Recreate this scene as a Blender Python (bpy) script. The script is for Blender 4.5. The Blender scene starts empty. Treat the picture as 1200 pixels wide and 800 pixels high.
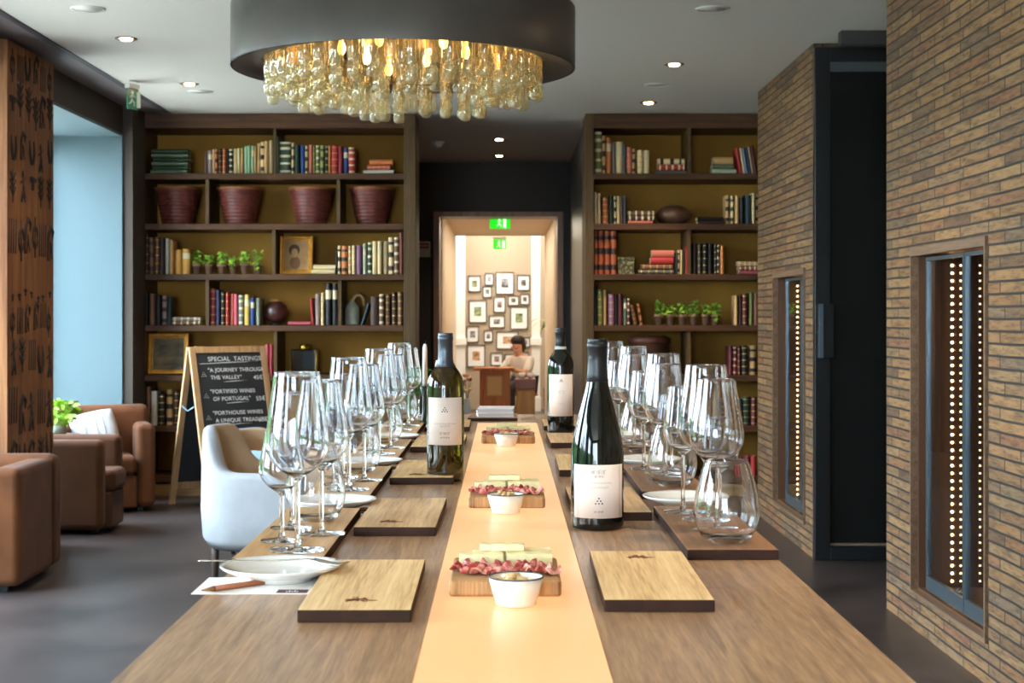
import bpy, bmesh, math, random
from mathutils import Vector, Matrix, Euler
random.seed(7)
C = bpy.context.scene.collection
R = math.radians
# ------------------------------------------------------------------ camera
F = 1800.0; CX = 592.0; CY = 369.0; EYE = 1.39      # focal length in px of a 1200 px frame, vanishing point, eye height
def X(px, Y): return (px - CX) / F * Y
def Z(py, Y): return EYE - (py - CY) / F * Y
cam = bpy.data.cameras.new('camera'); camo = bpy.data.objects.new('camera', cam); C.objects.link(camo)
camo.location = (0, 0, EYE); camo.rotation_euler = (R(90), 0, 0)
cam.sensor_width = 36.0; cam.lens = 36.0 * F / 1200
cam.shift_x = (600 - CX) / 1200; cam.shift_y = (CY - 400) / 1200
cam.clip_start = .05; cam.clip_end = 200
cam.dof.use_dof = True; cam.dof.focus_distance = 2.9; cam.dof.aperture_fstop = 14
bpy.context.scene.camera = camo
# ------------------------------------------------------------------ world, exposure
sc = bpy.context.scene
sc.view_settings.view_transform = 'Standard'; sc.view_settings.look = 'None'
sc.view_settings.gamma = 1.0; sc.view_settings.use_curve_mapping = False
sc.view_settings.exposure = 0.75
cy = sc.cycles
cy.max_bounces = 14; cy.diffuse_bounces = 5; cy.glossy_bounces = 5; cy.transmission_bounces = 14; cy.transparent_max_bounces = 24
cy.caustics_reflective = False; cy.caustics_refractive = True; cy.blur_glossy = 0.5
cy.sample_clamp_indirect = 6.0; cy.sample_clamp_direct = 0.0
cy.use_denoising = True
try: cy.denoiser = 'OPENIMAGEDENOISE'; cy.denoising_input_passes = 'RGB_ALBEDO_NORMAL'
except Exception: pass
w = bpy.data.worlds.new('daylight'); sc.world = w; w.use_nodes = True
nt = w.node_tree; bg = nt.nodes['Background']
tc = nt.nodes.new('ShaderNodeTexCoord'); sp = nt.nodes.new('ShaderNodeSeparateXYZ'); rp = nt.nodes.new('ShaderNodeValToRGB')
nt.links.new(tc.outputs['Generated'], sp.inputs[0]); nt.links.new(sp.outputs['Z'], rp.inputs[0]); nt.links.new(rp.outputs[0], bg.inputs[0])
rp.color_ramp.elements[0].position = 0.0; rp.color_ramp.elements[0].color = (.97, .985, 1, 1)
rp.color_ramp.elements[1].position = .7; rp.color_ramp.elements[1].color = (.74, .86, 1, 1)
bg.inputs[1].default_value = 21.5
ZC = 2.94                 # ceiling height
XL = -2.84                # face of the window wall
WIN = [(9.32, 11.4), (6.2, 8.45), (3.2, 5.4), (0.2, 2.4), (-2.8, -.6)]     # window bays along that wall
XW = -3.45                # plane of the panes
def area(name, loc, rot, sx, sy, power, col, portal=False, spread=None):
    l = bpy.data.lights.new(name, 'AREA'); l.shape = 'RECTANGLE'; l.size = sx; l.size_y = sy; l.energy = power; l.color = col
    if portal: l.cycles.is_portal = True
    if spread: l.spread = spread
    o = bpy.data.objects.new(name, l); C.objects.link(o); o.location = loc; o.rotation_euler = rot
    return o
for (a, b) in WIN:
    area('window_portal', (XW - .12, (a + b) / 2, 1.5), (0, R(-90), 0), 2.5, b - a, 10, (1, 1, 1), True)
area('window_portal', (-1.45, -4.3, 1.5), (R(90), 0, 0), 2.5, 2.4, 10, (1, 1, 1), True)  # portal of the fill window added in the rear wall

# ------------------------------------------------------------------ materials
def newmat(name):
    m = bpy.data.materials.new(name); m.use_nodes = True
    return m, m.node_tree, m.node_tree.nodes['Principled BSDF']
def srgb(c):
    return tuple(((v / 255) / 12.92 if v / 255 <= .04045 else ((v / 255 + .055) / 1.055) ** 2.4) for v in c) + (1,)
_mc = {}
def plain(name, rgb, rough=.6, metal=0., coat=0., noise=0., nscale=8, bump=0., spec=.5):
    if name in _mc: return _mc[name]
    m, t, b = newmat(name)
    c = srgb(rgb); b.inputs['Base Color'].default_value = c
    b.inputs['Roughness'].default_value = rough; b.inputs['Metallic'].default_value = metal
    b.inputs['Coat Weight'].default_value = coat; b.inputs['Specular IOR Level'].default_value = spec
    if noise or bump:
        tcn = t.nodes.new('ShaderNodeTexCoord'); n = t.nodes.new('ShaderNodeTexNoise'); n.inputs['Scale'].default_value = nscale; n.inputs['Detail'].default_value = 5
        t.links.new(tcn.outputs['Object'], n.inputs['Vector'])
        if noise:
            r = t.nodes.new('ShaderNodeValToRGB'); r.color_ramp.elements[0].position = .3; r.color_ramp.elements[1].position = .7
            r.color_ramp.elements[0].color = tuple(v * (1 - noise) for v in c[:3]) + (1,); r.color_ramp.elements[1].color = tuple(min(1, v * (1 + noise)) for v in c[:3]) + (1,)
            t.links.new(n.outputs['Fac'], r.inputs[0]); t.links.new(r.outputs[0], b.inputs['Base Color'])
        if bump:
            bp = t.nodes.new('ShaderNodeBump'); bp.inputs['Strength'].default_value = bump; bp.inputs['Distance'].default_value = .01
            t.links.new(n.outputs['Fac'], bp.inputs['Height']); t.links.new(bp.outputs[0], b.inputs['Normal'])
    _mc[name] = m; return m
def emis(name, rgb, strength, base=None):
    if name in _mc: return _mc[name]
    m, t, b = newmat(name); c = srgb(rgb)
    b.inputs['Base Color'].default_value = base and srgb(base) or c
    b.inputs['Emission Color'].default_value = c; b.inputs['Emission Strength'].default_value = strength
    _mc[name] = m; return m
def wood(name, c1, c2, rough=.45, axis='Y', scale=1., bump=.15, coat=0., rings=True, c3=None, spec=.5):
    """grain running along axis"""
    if name in _mc: return _mc[name]
    m, t, b = newmat(name)
    tcn = t.nodes.new('ShaderNodeTexCoord'); mp = t.nodes.new('ShaderNodeMapping')
    s = {'X': (.9, 20, 20), 'Y': (20, .9, 20), 'Z': (20, 20, .9)}[axis]
    mp.inputs['Scale'].default_value = tuple(v * scale for v in s)
    t.links.new(tcn.outputs['Object'], mp.inputs[0])
    n = t.nodes.new('ShaderNodeTexNoise'); n.inputs['Scale'].default_value = 1.6; n.inputs['Detail'].default_value = 7; n.inputs['Roughness'].default_value = .62; n.inputs['Distortion'].default_value = .8
    t.links.new(mp.outputs[0], n.inputs['Vector'])
    n2 = t.nodes.new('ShaderNodeTexNoise'); n2.inputs['Scale'].default_value = 9; n2.inputs['Detail'].default_value = 4
    t.links.new(mp.outputs[0], n2.inputs['Vector'])
    mx = t.nodes.new('ShaderNodeMix'); mx.data_type = 'FLOAT'; mx.inputs[0].default_value = .35
    t.links.new(n.outputs['Fac'], mx.inputs[2]); t.links.new(n2.outputs['Fac'], mx.inputs[3])
    r = t.nodes.new('ShaderNodeValToRGB'); r.color_ramp.elements[0].position = .38; r.color_ramp.elements[1].position = .62
    r.color_ramp.elements[0].color = srgb(c1); r.color_ramp.elements[1].color = srgb(c2)
    if c3: e = r.color_ramp.elements.new(.5); e.color = srgb(c3)
    t.links.new(mx.outputs[0], r.inputs[0]); t.links.new(r.outputs[0], b.inputs['Base Color'])
    bp = t.nodes.new('ShaderNodeBump'); bp.inputs['Strength'].default_value = bump; bp.inputs['Distance'].default_value = .004
    t.links.new(mx.outputs[0], bp.inputs['Height']); t.links.new(bp.outputs[0], b.inputs['Normal'])
    b.inputs['Roughness'].default_value = rough; b.inputs['Coat Weight'].default_value = coat; b.inputs['Coat Roughness'].default_value = .2; b.inputs['Specular IOR Level'].default_value = spec
    _mc[name] = m; return m
def thin_glass(name, tint=(255, 255, 255), ior=1.45, rough=.0, boost=1.0, milk=0., milkcol=(240, 225, 190)):
    """thin clear sheet: transparent, with a Schlick reflection that is the same from both sides"""
    if name in _mc: return _mc[name]
    m = bpy.data.materials.new(name); m.use_nodes = True; t = m.node_tree; t.nodes.clear(); N = t.nodes.new; K = t.links.new
    o = N('ShaderNodeOutputMaterial'); mx = N('ShaderNodeMixShader'); tr = N('ShaderNodeBsdfTransparent'); gl = N('ShaderNodeBsdfGlossy'); ge = N('ShaderNodeNewGeometry')
    tr.inputs[0].default_value = srgb(tint); gl.inputs['Roughness'].default_value = rough
    d = N('ShaderNodeVectorMath'); d.operation = 'DOT_PRODUCT'; K(ge.outputs['Normal'], d.inputs[0]); K(ge.outputs['Incoming'], d.inputs[1])
    ab = N('ShaderNodeMath'); ab.operation = 'ABSOLUTE'; K(d.outputs['Value'], ab.inputs[0])
    om = N('ShaderNodeMath'); om.operation = 'SUBTRACT'; om.inputs[0].default_value = 1; K(ab.outputs[0], om.inputs[1])
    pw = N('ShaderNodeMath'); pw.operation = 'POWER'; pw.inputs[1].default_value = 5; K(om.outputs[0], pw.inputs[0])
    f0 = ((ior - 1) / (ior + 1)) ** 2
    ma = N('ShaderNodeMath'); ma.operation = 'MULTIPLY_ADD'; ma.inputs[1].default_value = (1 - f0) * boost; ma.inputs[2].default_value = f0 * boost; ma.use_clamp = True; K(pw.outputs[0], ma.inputs[0])
    base = tr
    if milk:
        df = N('ShaderNodeBsdfTranslucent'); df.inputs[0].default_value = srgb(milkcol); d2 = N('ShaderNodeBsdfDiffuse'); d2.inputs[0].default_value = srgb(milkcol); m0 = N('ShaderNodeMixShader'); m0.inputs[0].default_value = .5; K(df.outputs[0], m0.inputs[1]); K(d2.outputs[0], m0.inputs[2])
        m2 = N('ShaderNodeMixShader'); m2.inputs[0].default_value = milk; K(tr.outputs[0], m2.inputs[1]); K(m0.outputs[0], m2.inputs[2]); base = m2
    K(ma.outputs[0], mx.inputs[0]); K(base.outputs[0], mx.inputs[1]); K(gl.outputs[0], mx.inputs[2]); K(mx.outputs[0], o.inputs[0])
    _mc[name] = m; return m
def real_glass(name, rgb=(255, 255, 255), rough=0., ior=1.5):
    if name in _mc: return _mc[name]
    m, t, b = newmat(name)
    b.inputs['Base Color'].default_value = srgb(rgb); b.inputs['Transmission Weight'].default_value = 1; b.inputs['Roughness'].default_value = rough; b.inputs['IOR'].default_value = ior
    _mc[name] = m; return m

# ------------------------------------------------------------------ mesh helpers
def box(bm, x0, x1, y0, y1, z0, z1, mi=0):
    v = [bm.verts.new(p) for p in ((x0,y0,z0),(x1,y0,z0),(x1,y1,z0),(x0,y1,z0),(x0,y0,z1),(x1,y0,z1),(x1,y1,z1),(x0,y1,z1))]
    for f in ((0,3,2,1),(4,5,6,7),(0,1,5,4),(1,2,6,5),(2,3,7,6),(3,0,4,7)):
        bm.faces.new([v[i] for i in f]).material_index = mi
    return v
def lathe(bm, prof, seg=32, c=(0, 0, 0), mi=0, smooth=True, a0=0, a1=2 * math.pi):
    full = abs(a1 - a0 - 2 * math.pi) < 1e-6; n = seg if full else seg + 1
    rings = []
    for r, z in prof:
        if r < 1e-6: rings.append([bm.verts.new((c[0], c[1], c[2] + z))])
        else: rings.append([bm.verts.new((c[0] + r * math.cos(a0 + (a1 - a0) * i / seg), c[1] + r * math.sin(a0 + (a1 - a0) * i / seg), c[2] + z)) for i in range(n)])
    for A, B in zip(rings, rings[1:]):
        for i in range(seg):
            j = (i + 1) % n
            q = [A[i % len(A)], A[j % len(A)], B[j % len(B)], B[i % len(B)]]
            q2 = []
            for v in q:
                if v not in q2: q2.append(v)
            if len(q2) > 2:
                f = bm.faces.new(q2); f.smooth = smooth; f.material_index = mi
    return rings
def tube(bm, pts, r, seg=8, mi=0, cap=True):
    pts = [Vector(p) for p in pts]; rs = r if isinstance(r, (list, tuple)) else [r] * len(pts)
    rings = []; up = Vector((0, 0, 1))
    for i, p in enumerate(pts):
        d = (pts[min(i + 1, len(pts) - 1)] - pts[max(i - 1, 0)]).normalized()
        a = d.cross(up)
        if a.length < .1: a = d.cross(Vector((1, 0, 0)))
        a.normalize(); b = d.cross(a)
        rings.append([bm.verts.new(p + rs[i] * (a * math.cos(2 * math.pi * k / seg) + b * math.sin(2 * math.pi * k / seg))) for k in range(seg)])
    for A, B in zip(rings, rings[1:]):
        for k in range(seg):
            f = bm.faces.new((A[k], A[(k + 1) % seg], B[(k + 1) % seg], B[k])); f.smooth = True; f.material_index = mi
    if cap:
        for rg in (rings[0], rings[-1]):
            try: bm.faces.new(rg).material_index = mi
            except Exception: pass
def ell(bm, c, r, u=16, v=10, mi=0, rot=None):
    m = Matrix.Translation(c) @ (rot.to_matrix().to_4x4() if rot else Matrix()) @ Matrix.Diagonal((r[0], r[1], r[2], 1))
    res = bmesh.ops.create_uvsphere(bm, u_segments=u, v_segments=v, radius=1, matrix=m)
    for vt in res['verts']:
        for f in vt.link_faces: f.smooth = True; f.material_index = mi
def mk(name, bm, mats, parent=None, loc=None, rot=None, bevel=0, bseg=2, smooth=False, fix=True):
    if fix: bmesh.ops.recalc_face_normals(bm, faces=bm.faces)
    me = bpy.data.meshes.new(name); bm.to_mesh(me); bm.free()
    for m in (mats if isinstance(mats, (list, tuple)) else [mats]): me.materials.append(m)
    o = bpy.data.objects.new(name, me); C.objects.link(o)
    if parent: o.parent = parent
    if loc: o.location = loc
    if rot: o.rotation_euler = rot
    if smooth:
        for p in me.polygons: p.use_smooth = True
    if bevel:
        b = o.modifiers.new('bevel', 'BEVEL'); b.width = bevel; b.segments = bseg; b.limit_method = 'ANGLE'; b.harden_normals = True
        for p in me.polygons: p.use_smooth = True
    return o
def bx(name, mats, dims, parent=None, bevel=0, bseg=2, loc=None, rot=None):
    bm = bmesh.new(); box(bm, *dims); return mk(name, bm, mats, parent, loc, rot, bevel, bseg)
def thing(name, label, cat, loc=(0, 0, 0), rz=0, group=None):
    o = bpy.data.objects.new(name, None); o.empty_display_size = .05; C.objects.link(o); o.location = loc; o.rotation_euler = (0, 0, rz)
    return tag(o, label, cat, group)
def tag(o, label, cat, group=None):
    o['label'] = label; o['category'] = cat
    if group: o['group'] = group
    return o
def struct(o): o['kind'] = 'structure'; return o
def sbox(name, mat, dims, parent=None, bevel=0):
    o = bx(name, mat, dims, parent, bevel)
    if not parent: struct(o)
    return o
def copy_tree(o, parent=None):
    c = o.copy(); C.objects.link(c); c.parent = parent
    for ch in list(o.children): copy_tree(ch, c)
    return c
ORD = 'zeroth first second third fourth fifth sixth seventh eighth ninth tenth eleventh twelfth thirteenth fourteenth fifteenth sixteenth seventeenth eighteenth nineteenth twentieth'.split()
def ordw(n):
    if n <= 20: return ORD[n]
    return ('twenty-' if n < 30 else 'thirty-' if n < 40 else 'forty-') + ORD[n % 10] if n % 10 else {30: 'thirtieth', 40: 'fortieth'}[n]
# ------------------------------------------------------------------ shell materials
def brick_mat():
    m, t, b = newmat('reclaimed_slat_brick')
    tcn = t.nodes.new('ShaderNodeTexCoord'); s = t.nodes.new('ShaderNodeSeparateXYZ'); cb = t.nodes.new('ShaderNodeCombineXYZ')
    t.links.new(tcn.outputs['Object'], s.inputs[0])
    ad = t.nodes.new('ShaderNodeMath'); ad.operation = 'ADD'
    t.links.new(s.outputs['Y'], ad.inputs[0]); t.links.new(s.outputs['X'], ad.inputs[1])
    wn = t.nodes.new('ShaderNodeTexNoise'); wn.inputs['Scale'].default_value = 3.; t.links.new(tcn.outputs['Object'], wn.inputs['Vector'])
    wz = t.nodes.new('ShaderNodeMath'); wz.operation = 'MULTIPLY_ADD'; wz.inputs[1].default_value = .009
    t.links.new(wn.outputs['Fac'], wz.inputs[0]); t.links.new(s.outputs['Z'], wz.inputs[2])
    t.links.new(ad.outputs[0], cb.inputs[0]); t.links.new(wz.outputs[0], cb.inputs[1])
    br = t.nodes.new('ShaderNodeTexBrick'); br.offset = .37; br.squash = 1.4; br.squash_frequency = 3
    br.inputs['Color1'].default_value = (0, 0, 0, 1); br.inputs['Color2'].default_value = (1, 1, 1, 1); br.inputs['Mortar'].default_value = (.5, .5, .5, 1)
    br.inputs['Scale'].default_value = 1; br.inputs['Brick Width'].default_value = .36; br.inputs['Row Height'].default_value = .046; br.inputs['Mortar Size'].default_value = .0050; br.inputs['Mortar Smooth'].default_value = .15
    t.links.new(cb.outputs[0], br.inputs['Vector'])
    r = t.nodes.new('ShaderNodeValToRGB'); el = r.color_ramp.elements
    el[0].position = 0; el[0].color = srgb((96, 70, 46)); el[1].position = 1; el[1].color = srgb((150, 114, 72))
    for p, c in ((.15, (126, 92, 58)), (.3, (146, 108, 66)), (.45, (112, 86, 60)), (.55, (138, 100, 60)), (.68, (126, 84, 54)), (.8, (150, 114, 72)), (.9, (112, 90, 68))):
        e = el.new(p); e.color = srgb(c)
    t.links.new(br.outputs['Color'], r.inputs[0])
    mp = t.nodes.new('ShaderNodeMapping'); mp.inputs['Scale'].default_value = (6, 3, 26)
    t.links.new(tcn.outputs['Object'], mp.inputs[0])
    n = t.nodes.new('ShaderNodeTexNoise'); n.inputs['Scale'].default_value = 3; n.inputs['Detail'].default_value = 8; n.inputs['Roughness'].default_value = .7
    t.links.new(mp.outputs[0], n.inputs['Vector'])
    nr = t.nodes.new('ShaderNodeValToRGB'); nr.color_ramp.elements[0].position = .36; nr.color_ramp.elements[0].color = (.22, .19, .17, 1); nr.color_ramp.elements[1].position = .56; nr.color_ramp.elements[1].color = (1, 1, 1, 1)
    t.links.new(n.outputs['Fac'], nr.inputs[0])
    # nail holes and knots
    vo = t.nodes.new('ShaderNodeTexVoronoi'); vo.inputs['Scale'].default_value = 9; t.links.new(tcn.outputs['Object'], vo.inputs['Vector'])
    vr = t.nodes.new('ShaderNodeValToRGB'); vr.color_ramp.elements[0].position = .045; vr.color_ramp.elements[0].color = (.12, .1, .08, 1); vr.color_ramp.elements[1].position = .085; vr.color_ramp.elements[1].color = (1, 1, 1, 1)
    t.links.new(vo.outputs['Distance'], vr.inputs[0])
    m0 = t.nodes.new('ShaderNodeMix'); m0.data_type = 'RGBA'; m0.blend_type = 'MULTIPLY'; m0.inputs[0].default_value = .8
    t.links.new(r.outputs[0], m0.inputs[6]); t.links.new(vr.outputs[0], m0.inputs[7])
    m1 = t.nodes.new('ShaderNodeMix'); m1.data_type = 'RGBA'; m1.blend_type = 'MULTIPLY'; m1.inputs[0].default_value = .75
    t.links.new(m0.outputs[2], m1.inputs[6]); t.links.new(nr.outputs[0], m1.inputs[7])
    m2 = t.nodes.new('ShaderNodeMix'); m2.data_type = 'RGBA'; m2.inputs[7].default_value = srgb((38, 30, 24))
    t.links.new(br.outputs['Fac'], m2.inputs[0]); t.links.new(m1.outputs[2], m2.inputs[6]); t.links.new(m2.outputs[2], b.inputs['Base Color'])
    bp = t.nodes.new('ShaderNodeBump'); bp.invert = True; bp.inputs['Strength'].default_value = .9; bp.inputs['Distance'].default_value = .012
    t.links.new(br.outputs['Fac'], bp.inputs['Height'])
    bp2 = t.nodes.new('ShaderNodeBump'); bp2.inputs['Strength'].default_value = .35; bp2.inputs['Distance'].default_value = .006
    t.links.new(n.outputs['Fac'], bp2.inputs['Height']); t.links.new(bp.outputs[0], bp2.inputs['Normal']); t.links.new(bp2.outputs[0], b.inputs['Normal'])
    b.inputs['Roughness'].default_value = .75
    return m
BRICK = brick_mat()
FLOOR = plain('polished_concrete', (64, 55, 53), .36, noise=.5, nscale=1.7, bump=.03)
CEIL = plain('ceiling_paint', (212, 203, 192), .8)
DARK = plain('charcoal_paint', (66, 57, 50), .7, spec=.3)
DARKER = plain('black_paint', (62, 58, 57), .6, spec=.3)
CREAM = plain('cream_paint', (226, 210, 184), .7)
BLUEW = plain('blue_grey_paint', (84, 102, 108), .8)
WHITE = plain('white_paint', (232, 230, 224), .5)
BLACKM = plain('black_metal', (30, 31, 33), .35, metal=.3, spec=.5)
BSHELF = wood('bookcase_walnut', (62, 40, 26), (96, 62, 38), .5, 'X', .8, spec=.2)
BBACK = plain('bookcase_back_olive', (158, 114, 44), .7, noise=.14, nscale=3, spec=.2)

# ------------------------------------------------------------------ floor, ceiling, walls
sbox('floor', FLOOR, (-3.9, 4.2, -4.3, 26, -.1, 0))
sbox('ceiling', CEIL, (-2.56, 3.0, -4.2, 15.6, ZC, ZC + .12))
sbox('trim_1', plain('cove_dark', (66, 60, 62), .6), (-2.60, -2.56, -4.2, 11.79, ZC - .005, ZC + .14))
sbox('trim_2', plain('cove_soffit', (128, 116, 114), .7), (-3.8, -2.60, -4.2, 12.4, ZC + .0, ZC + .12))
# window wall with deep bays
NT = Z(157, 11.4)
bm = bmesh.new()
ys = [-4.2]
for (a, b) in sorted(WIN): ys += [a, b]
ys += [11.4]
ys = [-4.2, WIN[4][0], WIN[4][1], WIN[3][0], WIN[3][1], WIN[2][0], WIN[2][1], WIN[1][0], WIN[1][1], WIN[0][0]]
for i in range(0, 10, 2): box(bm, -3.5, XL, ys[i], ys[i + 1], 0, ZC)
for (a, b) in WIN: box(bm, -3.5, XL, a, b, NT, ZC)
struct(mk('wall_left', bm, DARK))
# bay linings (painted pale blue grey)
for i, (a, b) in enumerate(WIN):
    bm = bmesh.new()
    box(bm, -3.5, XL + .002, a, a + .02, 0, NT - .02); box(bm, -3.5, XL + .002, b - .02, b + (.0 if i else .001), 0, NT - .02); box(bm, -3.5, XL + .002, a, b, NT - .02, NT)
    struct(mk('trim_%d' % (i + 3), bm, BLUEW))
bm = bmesh.new(); box(bm, -3.5, -2.765, 11.401, 11.79, 0, ZC); box(bm, -3.5, -2.84, 11.79, 12.5, 0, ZC); struct(mk('wall_left_end', bm, DARK))
for i, (a, b) in enumerate(WIN):
    n = i + 1
    wf = struct(bpy.data.objects.new('window_%d' % n, None)); C.objects.link(wf)
    bm = bmesh.new(); f = .06
    box(bm, XW - .04, XW + .04, a + .02, a + .02 + f, 0, NT - .02); box(bm, XW - .04, XW + .04, b - .02 - f, b - .02, 0, NT - .02)
    mid = (a + b) / 2; box(bm, XW - .04, XW + .04, mid - f / 2, mid + f / 2, 0, NT - .02)
    box(bm, XW - .04, XW + .04, a, b, NT - .09, NT - .02); box(bm, XW - .04, XW + .04, a, b, 0, .12)
    mk('window_frame', bm, BLACKM, wf)
    mk('pane', (lambda q: (box(q, XW - .004, XW + .004, a + .08, b - .08, .12, NT - .09), q)[1])(bmesh.new()), thin_glass('window_pane', (238, 246, 250)), wf)
# rear wall behind the camera; its wide window is added for fill light
bm = bmesh.new()
box(bm, -3.5, -2.7, -4.3, -4.2, 0, ZC); box(bm, -.2, 3.0, -4.3, -4.2, 0, ZC); box(bm, -2.7, -.2, -4.3, -4.2, 2.7, ZC); box(bm, -2.7, -.2, -4.3, -4.2, 0, .3)
struct(mk('wall_rear', bm, CREAM))
wf = struct(bpy.data.objects.new('window_6', None)); C.objects.link(wf)
bm = bmesh.new()
for k in range(6): box(bm, -2.7 + k * .488, -2.64 + k * .488, -4.28, -4.22, .3, 2.7)
box(bm, -2.7, -.2, -4.28, -4.22, 2.62, 2.7); box(bm, -2.7, -.2, -4.28, -4.22, .3, .38)
mk('window_frame', bm, BLACKM, wf)
mk('pane', (lambda q: (box(q, -2.66, -.24, -4.254, -4.246, .38, 2.62), q)[1])(bmesh.new()), thin_glass('window_pane'), wf)
# outside
sbox('ground_outside', plain('pale_bounce_ground', (196, 188, 174), .9, noise=.12, nscale=2), (-30, -3.9, -30, 30, -.15, -.05))  # lawn turned into pale ground so neutral daylight bounces indoors
bm = bmesh.new(); box(bm, -13, -11.8, -30, 30, -.05, 2.1)
h = mk('hedge', bm, plain('hedge_leaves', (52, 92, 34), .9, noise=.6, nscale=3)); h['kind'] = 'stuff'; tag(h, 'clipped green hedge beyond the windows', 'hedge')

# right side: brick volumes with display niches
XR = 1.81
def brick_volume(name, x0, x1, y0, y1, z1, oy0, oy1, oz0, oz1):
    bm = bmesh.new()
    box(bm, x0, x1, y0, oy0, 0, z1); box(bm, x0, x1, oy1, y1, 0, z1)
    box(bm, x0, x1, oy0, oy1, 0, oz0); box(bm, x0, x1, oy0, oy1, oz1, z1)
    struct(mk(name, bm, BRICK))
NW = (5.756, 6.83, .155, 1.69)
FWN = (9.0, 10.06, .16, 1.67)
brick_volume('wall_right', XR, 2.7, -4.2, 7.29, ZC, *NW)
brick_volume('wall_right_far', 1.76, 2.7, 8.77, 10.7, ZC, *FWN)
sbox('wall_right_back', DARK, (2.7, 2.8, -4.2, 12.6, 0, ZC))

def cabinet(name, x, win, leds, stiles, label, slabel):
    y0, y1, z0, z1 = win
    t = thing(name, label, 'display cabinet', (x, (y0 + y1) / 2, z0))
    def L(b): return (b[0] - x, b[1] - x, b[2] - (y0 + y1) / 2, b[3] - (y0 + y1) / 2, b[4] - z0, b[5] - z0)
    e = .003
    bm = bmesh.new(); d = .62
    dk = plain('cabinet_inside', (92, 66, 48), .35)
    for q in ((x + .02, x + d, y1 - .03, y1 - e, z0 + e, z1 - e), (x + .02, x + d, y0 + e, y0 + .03, z0 + e, z1 - e), (x + d - .03, x + d, y0 + .03, y1 - .03, z0 + e, z1 - e),
              (x + .02, x + d - .03, y0 + .03, y1 - .03, z0 + e, z0 + .03), (x + .02, x + d - .03, y0 + .03, y1 - .03, z1 - .03, z1 - e)):
        box(bm, *L(q))
    mk('cabinet_case', bm, dk, t)
    bm = bmesh.new(); f = .018
    for q in ((x - .012, x + .02, y0 + e, y0 + f, z0 + e, z1 - e), (x - .012, x + .02, y1 - f, y1 - e, z0 + e, z1 - e), (x - .012, x + .02, y0 + f, y1 - f, z1 - .04, z1 - e), (x - .012, x + .02, y0 + f, y1 - f, z0 + e, z0 + .02)):
        box(bm, *L(q))
    mk('surround', bm, wood('cabinet_surround', (92, 70, 52), (128, 100, 76), .5, 'Y'), t)
    al = plain('brushed_steel_blue', (104, 118, 126), .3, metal=.7)
    ym = stiles[1]
    for k, (a, b) in enumerate(((ym + .004, stiles[0] + .02), (y0 + .03, ym - .004))):
        dr = bmesh.new(); g = .014
        for q in ((x + .025, x + .045, a, a + g, z0 + .04, z1 - .05), (x + .025, x + .045, b - g, b, z0 + .04, z1 - .05),
                  (x + .025, x + .045, a + g, b - g, z0 + .04, z0 + .04 + .06), (x + .025, x + .045, a + g, b - g, z1 - .065, z1 - .05)):
            box(dr, *L(q))
        door = mk('door', dr, al, t)
        gm = bmesh.new(); box(gm, *L((x + .033, x + .037, a + g, b - g, z0 + .1, z1 - .065)))
        mk('pane', gm, thin_glass('cabinet_glass', (235, 240, 245), 1.5), door)
        hm = bmesh.new(); ycl = a + .012 if k == 0 else b - .012
        tube(hm, [(.012, ycl - (y0 + y1) / 2, .12), (.0, ycl - (y0 + y1) / 2, .13), (.012, ycl - (y0 + y1) / 2, .14)], .004, 6)
        mk('lock', hm, al, door)
    for lx, st in leds:
        s = bmesh.new(); yy = y1 - .035
        box(s, *L((lx - .006, lx + .006, yy - .004, yy + .004, z0 + .04, z1 - .05)))
        strip = mk('led_or_reflection_strip', s, plain('led_tape', (70, 60, 50), .5), t)
        s = bmesh.new(); n = int((z1 - z0 - .1) / .034)
        for k in range(n):
            z = z0 + .06 + k * .034
            res = bmesh.ops.create_icosphere(s, subdivisions=1, radius=.0068 if st > 1 else .0048, matrix=Matrix.Translation((lx - x, yy - .008 - (y0 + y1) / 2, z - z0)))
        mk('led_or_reflection_dots', s, emis('led_%g' % st, (255, 196, 130), 9 * st), strip)
    return t
cabinet('display_cabinet', XR, NW, [(1.975, 1.6), (2.013, 1.), (2.098, .5), (2.152, 1.2)], (6.68, 6.146), 'tall lit glass-door wine cabinet set in the brick wall nearest the camera', '')  # fourth strip is a reflection of the LEDs, built as glowing dots
cabinet('display_cabinet', 1.76, FWN, [(1.906, 1.6), (1.968, 1.)], (9.76, 9.27), 'tall lit glass-door wine cabinet in the brick wall beyond the black door', '')

# black door at the recess
YD = 8.7
d = struct(bpy.data.objects.new('door_1', None)); C.objects.link(d)
bm = bmesh.new()
zt = Z(55, YD)
box(bm, X(955, YD), X(973, YD), YD, YD + .06, 0, zt); box(bm, X(973, YD), 2.69, YD, YD + .06, Z(72, YD), zt); box(bm, X(973, YD), 2.69, YD, YD + .06, 0, Z(641, YD))
mk('door_frame', bm, BLACKM, d, bevel=.004)
bm = bmesh.new(); box(bm, X(973, YD), 2.69, YD + .03, YD + .06, Z(641, YD), Z(72, YD)); mk('door_panel', bm, plain('black_glass_panel', (20, 22, 22), .25), d)
bm = bmesh.new(); box(bm, X(973, YD), 2.69, YD + .02, YD + .03, Z(83, YD), Z(72, YD)); mk('header_strip', bm, plain('grey_steel_strip', (92, 96, 98), .35, metal=.5), d)
bm = bmesh.new(); box(bm, X(973, YD), 2.69, YD + .022, YD + .03, Z(640, YD), Z(637, YD)); mk('sill_strip', bm, plain('brass_strip', (150, 130, 110), .4, metal=.6), d)
bm = bmesh.new(); box(bm, X(958, YD), X(976, YD), YD - .03, YD, Z(419, YD), Z(356, YD)); hd = mk('handle', bm, BLACKM, d, bevel=.003)
bm = bmesh.new(); box(bm, X(959, YD), X(963, YD), YD - .045, YD - .03, Z(419, YD), Z(356, YD)); mk('pull_bar', bm, plain('pull_steel', (120, 134, 150), .3, metal=.8), hd)
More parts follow.
